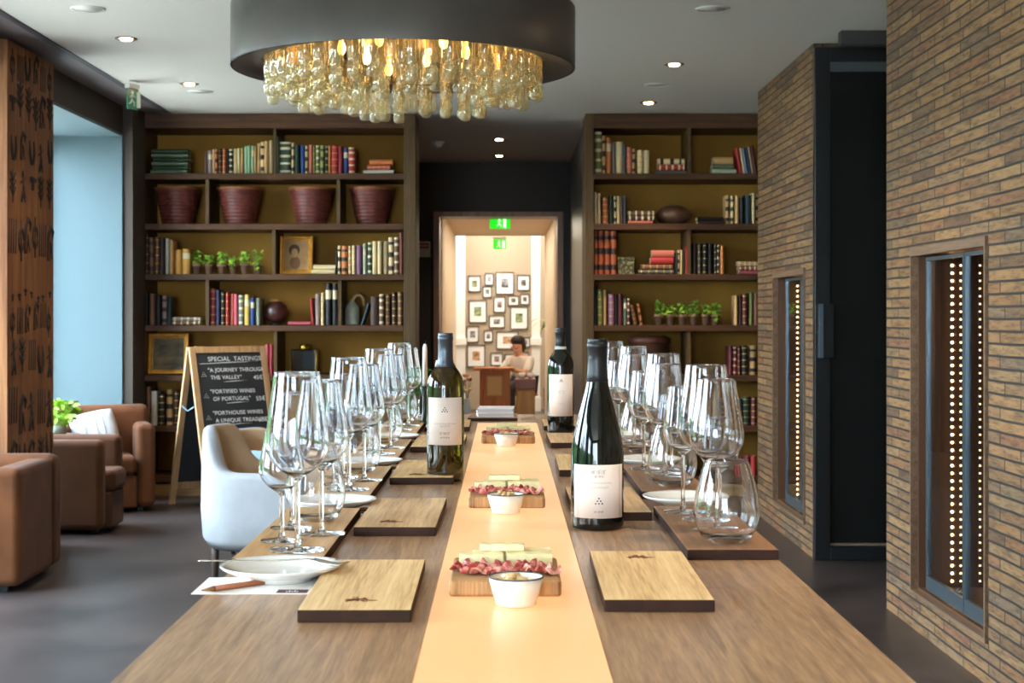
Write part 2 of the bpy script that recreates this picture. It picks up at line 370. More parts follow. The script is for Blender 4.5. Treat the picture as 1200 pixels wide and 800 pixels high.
sbox('trim_20', DARKER, (1.83, 2.69, 8.36, 8.44, ZC - .075, ZC - .001))
# passage beyond the bookcases
YH = 15.6
xa, xb, dz = X(508, YH), X(660, YH), Z(248, YH)
bm = bmesh.new(); box(bm, -1.1, xa, YH, YH + .4, 0, dz); box(bm, xb, .75, YH, YH + .4, 0, dz); box(bm, -1.1, .75, YH, YH + .4, dz, ZC + .1)
struct(mk('wall_far', bm, DARKER))
sbox('wall_passage_left', DARK, (-1.1, -1.0, 12.4, YH, 0, ZC))
sbox('wall_passage_right', plain('slate_blue_paint', (92, 110, 126), .35), (.655, .75, 12.5, YH, 0, ZC))
sbox('wall_behind_bookcases', DARK, (-2.9, -1.0, 12.42, 12.5, 0, ZC)); sbox('wall_behind_right_bookcase', DARK, (.75, 2.75, 12.42, 12.5, 0, ZC))
wd = wood('door_jamb_wood', (112, 72, 44), (150, 100, 62), .4, 'Z')
bm = bmesh.new(); e = .002
box(bm, xa + e, xa + .06, YH - .03, YH + .42, 0, dz - e); box(bm, xb - .06, xb - e, YH - .03, YH + .42, 0, dz - e); box(bm, xa + .06, xb - .06, YH - .03, YH + .42, dz - .05, dz - e)
struct(mk('door_2', bm, wd))
CZ = 2.45
sbox('wall_corridor_left', CREAM, (-.78, -.66, YH + .42, 20.6, 0, CZ + .2)); sbox('wall_corridor_right', CREAM, (.53, .75, YH + .42, 20.6, 0, CZ + .2))
sbox('ceiling_corridor', plain('corridor_ceiling', (206, 184, 160), .8), (-.9, .9, YH + .41, 20.6, CZ, CZ + .1))
YF = 22.6
sbox('wall_hall', plain('taupe_paint', (176, 158, 134), .8), (-2.5, 2.5, YF, YF + .1, 0, 3.2))
sbox('wall_hall_left', CREAM, (-2.6, -2.5, 20.6, YF, 0, 3.2)); sbox('wall_hall_right', CREAM, (2.5, 2.6, 20.6, YF, 0, 3.2)); sbox('ceiling_hall', CREAM, (-2.6, 2.6, 20.6, YF + .1, 3.2, 3.3))
bm = bmesh.new(); box(bm, -2.6, -.66, 20.5, 20.6, 0, 3.2); box(bm, .53, 2.6, 20.5, 20.6, 0, 3.2); box(bm, -.66, .53, 20.5, 20.6, CZ + .1, 3.2); struct(mk('wall_hall_front', bm, CREAM))
for k, (a, b) in enumerate(((534, 545), (623, 633))):
    bm = bmesh.new(); yy = 22.2
    box(bm, X(a, yy), X(b, yy), yy, yy + .12, 0, 3.19); box(bm, X(a - 1.5, yy), X(b + 1.5, yy), yy - .03, yy + .14, Z(404, yy) - .0, Z(396, yy)); box(bm, X(a - 1, yy), X(b + 1, yy), yy - .02, yy + .13, 0, .2)
    struct(mk('trim_%d' % (21 + k), bm, WHITE))
# unseen area lights added to brighten the hall and corridor
area('hall_fill_light', (0, 21.5, 3.15), (0, 0, 0), 3.0, 1.4, 84, (1, .96, .90))
area('corridor_fill_light', (0, 18.2, CZ - .02), (0, 0, 0), .3, 3.5, 20, (1, .86, .7))

# bookcases
YB = 11.8
SH = [203, 262, 321, 381, 439.5, 499, 558]
def bookcase(name, x0, x1, label, stile_l, stile_r, divs):
    t = thing(name, label, 'bookcase', (X(x0, YB), YB, 0)); ox = X(x0, YB)
    ex = lambda p: X(p, YB) - ox
    W = ex(x1); D = .5; top = Z(133, YB)
    bx('side_panel', BSHELF_V, (0, ex(stile_l), 0, D, 0, top), t, .003); bx('side_panel', BSHELF_V, (ex(stile_r), W, 0, D, 0, top), t, .003)
    a, b = ex(stile_l) + .0005, ex(stile_r) - .0005
    bx('back_panel', BBACK, (a, b, D - .02, D, .1, top - .06), t)
    bx('cornice', BSHELF, (a, b, 0, D - .021, Z(150, YB), top), t, .004)
    bx('plinth', wood('plinth_lit_tone', (120, 92, 54), (158, 124, 76), .5, 'X'), (a, b, .0, D - .021, 0, .09), t, .003)  # light on the plinth front put into a paler wood colour
    for i, s in enumerate(SH): bx('shelf', BSHELF, (a, b, .0, D - .021, Z(s + 7, YB), Z(s, YB)), t, .003)
    for i, row in enumerate(divs):
        zt = Z(150, YB) if i == 0 else Z(SH[i - 1] + 7, YB)
        for p in row: bx('divider', BSHELF_V, (ex(p - 2), ex(p + 2), .03, D - .021, Z(SH[i], YB) + .0005, zt - .0005), t)
    return t
BSHELF_V = wood('bookcase_walnut_upright', (72, 54, 32), (100, 74, 44), .5, 'Z', .8, spec=.2)
bookcase('bookcase', 160, 487, 'tall dark walnut bookcase by the window wall, behind the chalkboard', 168, 473, [[321], [242, 396], [320], [242, 397.5], [322], [242, 397], [322]])
bookcase('bookcase', 686, 960, 'tall dark walnut bookcase partly hidden behind the brick wall', 696, 950, [[808.5], [], [808], [], [808], [], [808]])
# ------------------------------------------------------------------ books
COL = {'mauve': ('mauve brown', (120, 84, 76)), 'greymauve': ('greyish mauve', (150, 128, 124)), 'cream': ('cream', (226, 200, 150)), 'tan': ('tan', (204, 160, 104)), 'dbrown': ('dark brown', (66, 40, 28)),
       'brown': ('brown', (112, 74, 50)), 'rust': ('rust', (168, 84, 48)), 'dark': ('near-black', (40, 32, 28)), 'black': ('black', (30, 26, 26)), 'pgreen': ('pale green', (154, 184, 148)), 'ggreen': ('grey-green', (98, 112, 84)),
       'dgreen': ('dark green', (42, 66, 48)), 'blue': ('blue', (42, 70, 134)), 'red': ('red', (176, 44, 40)), 'salmon': ('salmon pink', (206, 110, 92)), 'olive': ('olive', (112, 116, 62)), 'ygreen': ('yellow-green', (150, 160, 86)),
       'orange': ('orange tan', (206, 120, 60)), 'crimson': ('crimson', (140, 36, 48)), 'white': ('off-white', (214, 208, 198)), 'ochre': ('ochre yellow', (204, 148, 62)), 'purple': ('purple', (142, 96, 128)),
       'paleg': ('pale grey-green', (176, 184, 156)), 'navy': ('navy', (34, 46, 78)), 'pink': ('pink', (202, 92, 104)), 'yellow': ('yellow', (212, 176, 82)), 'grey': ('grey', (128, 124, 118)), 'greyblue': ('grey-blue', (92, 104, 118)),
       'lblue': ('light blue', (148, 160, 190)), 'maroon': ('maroon', (96, 32, 38)), 'teal': ('dark teal', (36, 56, 60)), 'reddish': ('reddish brown', (140, 72, 58)), 'dgrey': ('dark grey', (84, 84, 76))}
STY = {'p': 'plain', 'g': 'gilt-banded', 'b': 'dark-banded', 'l': 'labelled', 'c': 'cream-banded'}
GILT = plain('gilt_tooling', (206, 164, 84), .35, metal=.6); DBAND = plain('dark_band', (44, 30, 26), .5); LBAND = plain('cream_label', (222, 206, 168), .6)
PAGES = plain('page_edges', (222, 200, 158), .8, noise=.1, nscale=60)
_bk = {}
def book_mesh(col, sty):
    if (col, sty) in _bk: return _bk[(col, sty)]
    bm = bmesh.new(); n = 6
    # rounded spine at y=0 (towards -y), boards on both sides, page block set back at top
    prof = [(.5 - .5 * math.cos(math.pi * i / n), -.10 * math.sin(math.pi * i / n)) for i in range(n + 1)]
    def ring(z, push=0.): return [bm.verts.new((x, .10 + y - push, z)) for x, y in prof]
    zs = {'p': [0, 1], 'g': [0, .06, .085, .27, .30, .49, .52, .71, .74, .91, .935, 1], 'b': [0, .10, .22, .46, .60, .80, .88, 1], 'l': [0, .62, .84, 1], 'c': [0, .05, .12, .30, .36, .52, .60, .76, .84, .94, 1]}[sty]
    rr = [ring(z) for z in zs]
    for k, (A, B) in enumerate(zip(rr, rr[1:])):
        mi = 0
        if sty != 'p' and k % 2 == 1: mi = {'g': 2, 'b': 3, 'l': 4, 'c': 4}[sty]
        for i in range(n):
            f = bm.faces.new((A[i], A[i + 1], B[i + 1], B[i])); f.smooth = True; f.material_index = mi
    t = .07
    box(bm, 0, t, .10, 1, 0, 1); box(bm, 1 - t, 1, .10, 1, 0, 1)
    box(bm, t, 1 - t, .06, .97, .015, .975, 1)
    cname, rgb = COL[col]
    me = bpy.data.meshes.new('book'); bmesh.ops.recalc_face_normals(bm, faces=bm.faces); bm.to_mesh(me); bm.free()
    for m in (plain('binding_' + col, rgb, .55, noise=.18, nscale=30), PAGES, GILT, DBAND, LBAND): me.materials.append(m)
    _bk[(col, sty)] = me; return me
YS = YB + .05
def book(col, sty, x0, x1, ztop, zbot, label, group, lean=0, dy=0., flat=False, depth=.17):
    o = bpy.data.objects.new('book', book_mesh(col, sty)); C.objects.link(o)
    lo, hi = (X(168, YB) + .002, X(473, YB) - .002) if x0 < 600 else (X(696, YB) + .002, 9)
    if X(x0, YS) < lo: x0 = CX + lo * F / YS
    if X(x1, YS) > hi: x1 = CX + hi * F / YS
    w_ = X(x1, YS) - X(x0, YS); hh = ztop - zbot
    if flat:
        # lying on its side, spine to the room: local x(thickness)->up, z(height)->along x
        o.scale = (hh, depth, w_); o.rotation_euler = (0, R(90), 0); o.location = (X(x0, YS), YS + dy, ztop)
    else:
        o.scale = (w_, depth, hh); o.location = (X(x0, YS), YS + dy, zbot); o.rotation_euler = (0, R(lean), 0)
    tag(o, label, 'book', group); return o
BC = {'L': 'window-side bookcase', 'R': 'brick-side bookcase'}
SHN = ['top', 'second', 'third', 'fourth', 'fifth', 'sixth', 'seventh']
def row(side, s, tf, base, items):
    """items: (x0, x1, top, colour, style, lean) in the coordinates of a crop with origin/scale tf"""
    ox, oy, k = tf; zb = Z(SH[s], YB) + .001; n = 0
    items = sorted(items, key=lambda q: q[0])
    for j, it in enumerate(items):
        x0, x1, tp, col, sty = it[:5]; lean = it[5] if len(it) > 5 else 0; n += 1
        px0, px1 = ox + x0 / k, ox + x1 / k
        hpx = (base - tp) / k; zt = zb + hpx / F * YS
        if lean and lean > 0: pass
        dz = 0
        wv = (px1 - px0) * YS / F
        if lean > 0: dz = wv * math.sin(R(lean))       # leaning right: pivot on the right corner
        lab = '%s %s book, %s from left on the %s shelf, %s' % (COL[col][0], STY[sty], ordw(n), SHN[s], BC[side])
        o = book(col, sty, px0, px1 - .25, zt + dz, zb + dz, lab, 'books on the %s shelf of the %s' % (SHN[s], BC[side]), lean, random.uniform(0, .03), False, random.uniform(.15, .19))
        if dz: o.scale.z = zt - zb
def stack(side, s, tf, base, items, what):
    """items bottom to top: (x0, x1, y_top, y_bottom, colour, style)"""
    ox, oy, k = tf; zb = Z(SH[s], YB) + .001; N = len(items); z = zb
    for j, (x0, x1, yt, yb_, col, sty) in enumerate(items):
        hh = (yb_ - yt) / k / F * YS
        pos = 'lying flat' if N == 1 else ('at the bottom' if j == 0 else 'on top' if j == N - 1 else '%s from the bottom' % ordw(j + 1))
        lab = '%s %s book %s of %s, %s shelf, %s' % (COL[col][0], STY[sty], pos, what, SHN[s], BC[side]) if N > 1 else '%s %s book lying flat %s, %s shelf of %s' % (COL[col][0], STY[sty], what, SHN[s], BC[side])
        book(col, sty, ox + x0 / k, ox + x1 / k, z + hh - .001, z, lab, 'flat stacked books', 0, random.uniform(0, .02), True, .15)
        z += hh
tA = (235, 140, 6.316)
row('L', 0, tA, 397, [(24,46,235,'mauve','p'),(46,84,222,'greymauve','l'),(84,102,215,'cream','p'),(102,128,213,'orange','b'),(130,156,213,'dbrown','g'),(158,190,210,'rust','g'),(192,208,215,'dark','p'),(208,236,215,'black','c'),(238,268,210,'cream','p'),(268,290,206,'cream','l'),(290,312,203,'tan','p'),
    (318,345,190,'pgreen','p'),(345,370,188,'pgreen','p'),(370,395,188,'pgreen','l'),(395,412,190,'tan','p'),(412,440,170,'tan','p'),(440,470,160,'cream','b'),(470,500,155,'tan','p'),(500,530,148,'cream','p'),
    (558,580,120,'ggreen','p'),(582,665,160,'dgreen','c'),(668,692,167,'cream','b'),(698,728,185,'dgreen','p'),(738,768,182,'blue','p'),(770,792,187,'cream','b'),(797,826,180,'salmon','p'),(830,851,190,'olive','g'),(852,881,187,'olive','c'),(883,915,187,'ygreen','b'),(918,940,190,'dgreen','c'),(941,963,185,'orange','g'),
    (965,1014,183,'red','g'),(1018,1050,195,'crimson','p'),(1055,1091,205,'blue','l'),(1094,1140,200,'red','c')])
stack('L', 0, (160, 130, 8.89), 0, [(145,530,583,628,'ggreen','p'),(160,535,540,583,'dgreen','p'),(150,530,497,540,'ggreen','p'),(165,540,455,497,'dgreen','p'),(150,528,412,455,'ggreen','p'),(152,530,368,412,'dgreen','p')], 'the green stack')
stack('L', 0, (310, 130, 4), 0, [(462,605,270,290,'white','p'),(480,588,246,270,'salmon','g'),(492,600,222,246,'orange','p')], 'the small pile')
row('L', 2, (160, 130, 4), 760, [(26,54,575,'dbrown','g'),(55,80,588,'brown','b'),(80,104,585,'brown','g'),(105,127,590,'dbrown','b'),(130,148,592,'white','p'),(150,170,600,'tan','p'),(175,208,645,'ochre','p'),(210,246,642,'ochre','l')])
tP = (310, 260, 7.06)
stack('L', 2, tP, 435, [(385,580,396,435,'cream','p'),(400,585,357,396,'cream','l')], 'the cream pair')
row('L', 2, tP, 437, [(583,600,245,'dark','p'),(605,632,203,'cream','b'),(633,686,205,'orange','b'),(690,716,203,'tan','c'),(722,752,200,'cream','g'),(758,798,200,'purple','p'),(812,842,185,'paleg','l'),(850,884,175,'dgreen','c'),(890,926,165,'cream','p'),(935,971,165,'cream','l'),(978,1016,165,'cream','p'),(1022,1066,132,'cream','b'),(1070,1111,132,'brown','c'),(1113,1142,92,'reddish','p')])
row('L', 3, (160, 325, 7.5), 410, [(64,100,120,'black','p'),(108,160,135,'brown','p'),(165,213,148,'black','p'),(220,263,152,'greymauve','b'),(268,305,165,'teal','p'),(632,692,90,'crimson','g'),(697,732,103,'navy','p'),(738,773,118,'black','g'),(780,813,122,'red','g'),(816,850,135,'salmon','p'),(851,886,137,'pink','p'),(895,937,147,'grey','c'),(945,993,142,'yellow','l'),(1000,1036,170,'blue','l'),(1040,1079,172,'paleg','p')])
stack('L', 3, (160, 325, 7.5), 0, [(312,555,372,408,'brown','c'),(312,558,335,372,'greymauve','c')], 'the brown pair')
tQ = (310, 325, 7.06)
stack('L', 3, tQ, 0, [(195,378,362,390,'pink','p')], 'beside the brown globe')
row('L', 3, tQ, 393, [(384,408,170,'red','p',-3),(415,451,135,'greymauve','p'),(465,493,125,'cream','g'),(503,551,48,'black','l'),(556,602,48,'black','l')])
for i, (a, b, tp, c_, s_) in enumerate([(874,942,162,'dbrown','p'),(948,987,140,'brown','c'),(995,1037,140,'brown','g'),(1050,1087,125,'dbrown','g'),(1100,1140,122,'brown','g')]):
    zb = Z(SH[3], YB) + .001
    book(c_, s_, 310 + a / 7.06, 310 + b / 7.06 - .2, zb + (395 - tp) / 7.06 / F * YS, zb, '%s %s book, %s after the stone jug, window-side bookcase' % (COL[c_][0], STY[s_], ordw(i + 1)), 'books beside the stone jug', 0, random.uniform(0, .03))
zb = Z(SH[3], YB) + .001
book('teal', 'p', 310 + 793 / 7.06, 310 + 815 / 7.06, zb + .178 + 0, zb + 0, 'thin dark teal book leaning between the stone jug and brown books', 'books beside the stone jug', 17, .01)
row('L', 4, (160, 320, 4), 478, [(598,618,336,'pink','p'),(620,640,336,'crimson','p')])
row('L', 5, (160, 320, 4), 716, [(36,66,535,'brown','p'),(67,95,555,'white','p'),(97,130,570,'black','g'),(135,166,550,'tan','b'),(170,196,556,'dbrown','g'),(200,226,560,'brown','p')])
tR = (690, 140, 6)
row('R', 0, tR, 372, [(44,94,75,'olive','c'),(95,122,105,'tan','b'),(125,160,118,'orange','l'),(162,191,145,'grey','p'),(195,242,145,'cream','l'),(243,263,165,'greyblue','p'),(268,305,183,'salmon','g'),(306,332,195,'tan','b'),(344,385,205,'cream','g'),(388,430,205,'cream','c')])
stack('R', 0, tR, 0, [(478,690,345,372,'dgrey','p'),(487,675,304,345,'red','c'),(485,676,263,304,'cream','b')], 'the banded pile')
stack('R', 0, tR, 0, [(866,1040,336,372,'paleg','p'),(872,1018,300,336,'ggreen','p'),(880,1018,252,300,'tan','p')], 'the pale pile')
zb = Z(SH[0], YB) + .001
for i, (a, b, tp, c_, s_) in enumerate([(1060,1085,190,'red','p'),(1088,1104,188,'cream','p'),(1107,1121,190,'lblue','p'),(1124,1148,185,'navy','p'),(1150,1160,180,'cream','p'),(1163,1192,172,'maroon','p')]):
    o = book(c_, s_, tR[0] + a / 6, tR[0] + b / 6, zb + (372 - tp) / 6 / F * YS, zb + .0, '%s leaning book, %s in the tilted run, top shelf by brick wall' % (COL[c_][0], ordw(i + 1)), 'leaning books on the top shelf', -9, .01)
tS = (690, 140, 6)
row('R', 1, tS, 728, [(40,60,503,'cream','p'),(62,86,512,'cream','p'),(96,142,540,'rust','g'),(146,173,530,'dgreen','p'),(178,199,532,'cream','b'),(201,221,532,'cream','p'),(223,240,540,'brown','p'),(241,264,532,'greyblue','p'),(966,994,525,'tan','b'),(1001,1026,528,'cream','b'),(1031,1060,528,'tan','g'),(1062,1094,545,'dark','p'),(1100,1145,522,'teal','p'),(1150,1174,510,'cream','g'),(1178,1198,512,'tan','b')])
stack('R', 1, tS, 0, [(275,450,703,727,'salmon','p'),(274,460,668,703,'dbrown','c'),(272,461,632,668,'brown','c')], 'the gilt pile')
stack('R', 1, tS, 0, [(768,948,702,727,'dbrown','p'),(765,948,677,702,'black','p')], 'the black pair')
tT = (690, 255, 5.714)
row('R', 2, tT, 375, [(38,62,85,'rust','b'),(64,101,85,'rust','b'),(105,143,85,'rust','b'),(147,186,85,'rust','b'),(580,595,230,'black','p'),(598,613,213,'cream','b'),(616,629,213,'cream','g'),(631,647,213,'dgreen','p'),(649,661,192,'red','p'),(700,722,170,'dark','p'),(730,756,170,'dgrey','g'),(765,796,168,'black','g'),(800,833,168,'black','p'),(841,860,172,'black','g'),(862,879,180,'black','c'),(882,911,185,'orange','g')])
stack('R', 2, tT, 0, [(335,570,345,374,'dgrey','g'),(355,562,308,345,'brown','g'),(416,568,260,308,'red','p'),(425,572,212,260,'salmon','p')], 'the red-topped pile')
stack('R', 2, tT, 0, [(1010,1140,350,374,'pink','p'),(1004,1140,318,350,'reddish','c'),(1000,1140,288,318,'tan','c')], 'the pink-based pile')
row('R', 3, tT, 718, [(38,54,450,'teal','p'),(57,93,480,'olive','g'),(98,120,482,'tan','p'),(130,171,510,'purple','g'),(174,193,515,'dark','p'),(196,228,510,'maroon','p'),(235,257,540,'ggreen','l'),(259,277,540,'maroon','c'),(300,330,580,'brown','g',-12),(345,366,575,'orange','b',-9),(980,1002,520,'tan','p'),(1006,1030,522,'dbrown','p'),(1032,1066,508,'maroon','g'),(1078,1102,500,'olive','p'),(1106,1143,505,'brown','p')])
tU = (820, 380, 4.21)
row('R', 4, tU, 255, [(143,163,113,'maroon','p'),(165,185,118,'crimson','c'),(187,205,118,'maroon','g'),(208,240,112,'black','g'),(250,283,112,'tan','b')])
row('R', 5, tU, 500, [(172,190,372,'greyblue','p'),(192,212,370,'teal','p'),(214,251,362,'dgreen','g'),(256,284,360,'maroon','g')])
row('R', 6, tU, 750, [(255,283,655,'red','p'),(225,252,660,'crimson','p')])

# ------------------------------------------------------------------ shelf objects
YO = YB + .22
wk = plain('basket_weave', (104, 48, 40), .42, noise=.35, nscale=14); wrim = plain('basket_rim', (142, 88, 50), .5, noise=.2)
def basket(cx, label):
    zb = Z(SH[1], YB) + .001; s = YO / F
    t = thing('woven_basket', label, 'basket', (X(cx, YO), YO, zb), 0, 'woven baskets on the second shelf')
    Rt, Rb, H = 25.5 * s, 16.5 * s, 44 * s
    prof = [(0, 0)]; N = 40
    for i in range(N + 1):
        z = i / N; r = Rb + (Rt - Rb) * (z ** .95); r += .010 * abs(math.sin(z * math.pi * 10)) - .003
        prof.append((r, z * (H - .018)))
    for i in range(6): prof.append((Rt - .012 - (Rt - Rb) * (i / 6) ** 1.3, (H - .018) * (1 - i / 6)))
    prof.append((0, .012))
    bm = bmesh.new(); lathe(bm, prof, 36); mk('basket_body', bm, wk, t)
    bm = bmesh.new(); pts = [(Rt * math.cos(a * math.pi / 16), Rt * math.sin(a * math.pi / 16), H - .012) for a in range(33)]
    tube(bm, pts, .012, 8, cap=False); mk('rim', bm, wrim, t)
for cx, l in ((208, 'leftmost of four dark red woven baskets on the second shelf'), (281, 'dark red woven basket, second of four along the shelf'), (365.5, 'dark red woven basket, third of four along the shelf'), (435.5, 'dark red woven basket nearest the doorway, last of four')): basket(cx, l)

LEAF = plain('fresh_leaf', (150, 186, 62), .5, noise=.3, nscale=20); LEAF2 = plain('deep_leaf', (66, 112, 44), .5, noise=.3, nscale=20)
TERRA = plain('aged_terracotta', (128, 92, 70), .8, noise=.25, nscale=30)
def leaves(bm, n, cx, cy_, z0, h, spread, size, mi=0):
    for _ in range(n):
        a = random.uniform(0, 6.28); rr = spread * math.sqrt(random.random()); z = z0 + h * random.random()
        c = Vector((cx + rr * math.cos(a), cy_ + rr * math.sin(a), z)); s = size * random.uniform(.6, 1.2)
        rot = Euler((random.uniform(-.9, .9), random.uniform(-.9, .9), a)).to_matrix()
        P = [(-.5, 0, 0), (-.2, .34, .08), (.25, .3, .08), (.55, 0, -.05), (.25, -.3, .08), (-.2, -.34, .08)]
        v = [bm.verts.new(c + rot @ Vector(p) * s) for p in P]; m_ = bm.verts.new(c + rot @ Vector((.05, 0, -.06)) * s)
        for i in range(6):
            f = bm.faces.new((v[i], v[(i + 1) % 6], m_)); f.smooth = True; f.material_index = mi
def pot_row(cxs, s, ytop, side, hs):
    Yp = YB + .12; k = Yp / F; zb = Z(SH[s], YB) + .001
    pts = []
    for i, cx in enumerate(cxs):
        t = thing('potted_herb', 'small terracotta pot of bright green herb, %s of six, %s' % (ordw(i + 1), BC[side]), 'potted plant', (X(cx, Yp), Yp, zb), 0, 'herb pots on the %s' % BC[side])
        Ht, r = 12.5 * k, 5 * k
        bm = bmesh.new(); lathe(bm, [(0, 0), (r * .7, 0), (r * .92, Ht * .72), (r * 1.06, Ht * .74), (r * 1.08, Ht), (r * .92, Ht), (r * .88, Ht * .85), (0, Ht * .85)], 20); mk('pot', bm, TERRA, t)
        bm = bmesh.new(); hh = hs[i] * k
        for q in range(5): 
            a = random.uniform(0, 6.28); tube(bm, [(0, 0, Ht * .85), (r * .5 * math.cos(a), r * .5 * math.sin(a), Ht + hh * .4), (r * .8 * math.cos(a), r * .8 * math.sin(a), Ht + hh * .8)], .0015, 4, 1)
        leaves(bm, 46, 0, 0, Ht * .9, hh * .85, r * 1.2, .032)
        if (side == 'L' and i in (3, 5)) or (side == 'R' and i == 5): leaves(bm, 22, .0, -r * 1.3, Ht * .3, Ht * .8, r * .5, .024)
        mk('foliage', bm, [LEAF, LEAF2], t, fix=False)
    x0, x1 = X(cxs[0], Yp) - 7 * k, X(cxs[-1], Yp) + 7 * k; z = zb + 9.3 * k
    bm = bmesh.new(); r = 5.9 * k
    for sgn in (-1, 1): tube(bm, [(x0, Yp + sgn * r, z), (x1, Yp + sgn * r, z)], .0022, 6)
    for cx in [x0, x1]: tube(bm, [(cx, Yp - r, z), (cx, Yp + r, z)], .0022, 6); tube(bm, [(cx, Yp - r, z), (cx, Yp - r, zb)], .0022, 6); tube(bm, [(cx, Yp + r, z), (cx, Yp + r, zb)], .0022, 6)
    o = mk('pot_carrier', bm, plain('rusty_wire', (92, 56, 40), .6, metal=.5)); tag(o, 'long rusty wire carrier holding six herb pots, %s' % BC[side], 'plant stand')
pot_row([231, 245, 260, 273.5, 287, 302], 2, 0, 'L', [18, 12, 17, 11, 17, 20])
pot_row([690 + v / 5.714 for v in (470, 547, 628, 703, 783, 846)], 3, 0, 'R', [20, 14, 17, 20, 14, 16])

def framed(name, label, x0, x1, y0, y1, s, lean_y, pic):
    Yf = YB + .16; k = Yf / F; zb = Z(SH[s], YB) + .001; W = (x1 - x0) * k; H = (y1 - y0) * k
    t = thing(name, label, 'picture', (X(x0, Yf), Yf, zb)); t.rotation_euler = (R(-8), R(lean_y), 0)
    g = plain('old_gilt_frame', (186, 128, 40), .35, metal=.55, noise=.25, nscale=30); f = .036
    bm = bmesh.new()
    for q, zz in ((0, .03), (f * .62, .018)):
        e = f * .62 if q == 0 else f * .38
        box(bm, q, q + e, -zz, 0, q, H - q); box(bm, W - q - e, W - q, -zz, 0, q, H - q); box(bm, q + e, W - q - e, -zz, 0, q, q + e); box(bm, q + e, W - q - e, -zz, 0, H - q - e, H - q)
    mk('frame', bm, g, t, bevel=.004)
    m, tt, b = newmat(pic); tcn = tt.nodes.new('ShaderNodeTexCoord'); n = tt.nodes.new('ShaderNodeTexNoise'); n.inputs['Scale'].default_value = 7; n.inputs['Detail'].default_value = 6
    mp = tt.nodes.new('ShaderNodeMapping'); mp.inputs['Scale'].default_value = (1, 1, 3) if pic == 'landscape_paint' else (1, 1, 1)
    tt.links.new(tcn.outputs['Object'], mp.inputs[0]); tt.links.new(mp.outputs[0], n.inputs[0]); r = tt.nodes.new('ShaderNodeValToRGB'); tt.links.new(n.outputs['Fac'], r.inputs[0]); tt.links.new(r.outputs[0], b.inputs['Base Color'])
    r.color_ramp.elements[0].position = .35; r.color_ramp.elements[1].position = .68
    a, c_ = ((58, 46, 24), (126, 104, 58)) if pic == 'landscape_paint' else ((150, 108, 58), (178, 134, 78))
    r.color_ramp.elements[0].color = srgb(a); r.color_ramp.elements[1].color = srgb(c_)
    bm = bmesh.new(); box(bm, f, W - f, -.008, -.002, f, H - f); c = mk('picture_panel', bm, m, t)
    if pic != 'landscape_paint':
        dk = plain('sepia_dark', (74, 46, 26), .7); lt = plain('sepia_skin', (176, 132, 84), .7)
        def disc(nm, cx, cz, rx, rz, mt, yy):
            b2 = bmesh.new(); vs = [b2.verts.new((cx + rx * math.cos(a * math.pi / 12), yy, cz + rz * math.sin(a * math.pi / 12))) for a in range(24)]
            fc = b2.faces.new(vs); ex = bmesh.ops.extrude_face_region(b2, geom=[fc]); bmesh.ops.translate(b2, verts=[v for v in ex['geom'] if isinstance(v, bmesh.types.BMVert)], vec=(0, .0015, 0)); mk(nm, b2, mt, c)
        disc('painted_shoulders', W * .46, H * .30, W * .16, H * .17, plain('sepia_cloth', (118, 80, 46), .7), -.0105)
        disc('painted_hair', W * .43, H * .64, W * .17, H * .15, dk, -.0106); disc('painted_face', W * .44, H * .56, W * .10, H * .12, lt, -.0125)
    return t
framed('framed_portrait', 'small gilt framed sepia portrait leaning beside the potted herbs', 328, 366.5, 276, 321, 2, 0, 'sepia_portrait')
framed('framed_painting', 'gilt framed dark landscape painting standing on the shelf above the armchairs', 174, 220.5, 392, 439.5, 4, 0, 'landscape_paint')
# globe-like wooden ball, jug, bottle, gourd, box, basket
zb = Z(SH[3], YB) + .001; k = YO / F
t = thing('wooden_ball', 'round dark brown ball on a small foot beside a pink book', 'ornament', (X(323, YO), YO, zb))
bm = bmesh.new(); ell(bm, (0, 0, 15.5 * k), (14 * k, 14 * k, 13.5 * k), 28, 18); mk('ball', bm, plain('ball_lacquer', (72, 40, 34), .3, noise=.3, nscale=7), t)
bm = bmesh.new(); lathe(bm, [(0, 0), (8 * k, 0), (7 * k, 2.6 * k), (0, 2.6 * k)], 20); mk('foot', bm, BLACKM, t)
bm = bmesh.new(); lathe(bm, [(0, 29.4 * k), (7 * k, 27.6 * k), (6.5 * k, 28.6 * k), (0, 30 * k)], 20); mk('cap', bm, plain('tan_cap', (176, 128, 68), .5), t)
t = thing('stoneware_jug', 'grey stoneware jug with a curled cream handle on fourth shelf', 'jug', (X(413, YO), YO, zb))
bm = bmesh.new(); lathe(bm, [(0, 0), (8.0 * k, 0), (8.4 * k, 2 * k), (8.4 * k, 18 * k), (7 * k, 23 * k), (3.2 * k, 26.5 * k), (2.4 * k, 29 * k), (3 * k, 30 * k), (1.6 * k, 30 * k), (1.6 * k, 26 * k), (0, 24 * k)], 28); mk('jug_body', bm, plain('grey_stoneware', (176, 178, 160), .4, noise=.15, nscale=12), t)
bm = bmesh.new(); tube(bm, [((1 + 6 * (1 - math.cos(a))) * k, -.01, (28 + 7.0 * math.sin(a)) * k) for a in [i * math.pi / 10 for i in range(11)]] + [(13.6 * k, -.01, 22.5 * k)], [1.6 * k] * 10 + [1.3 * k, .8 * k], 8); mk('handle', bm, plain('horn', (212, 176, 132), .4), t)
zb = Z(SH[4], YB) + .001
t = thing('square_bottle', 'square clear glass bottle with a gold stopper on the fifth shelf', 'bottle', (X(356.5, YO), YO, zb))
bm = bmesh.new(); w_ = 15.0 * k; box(bm, -w_, w_, -w_ * .6, w_ * .6, 0, 29 * k); mk('bottle_body', bm, thin_glass('bottle_smoke_glass', (190, 176, 140), 1.5, 0, 1.5), t, bevel=.012, bseg=3)
bm = bmesh.new()
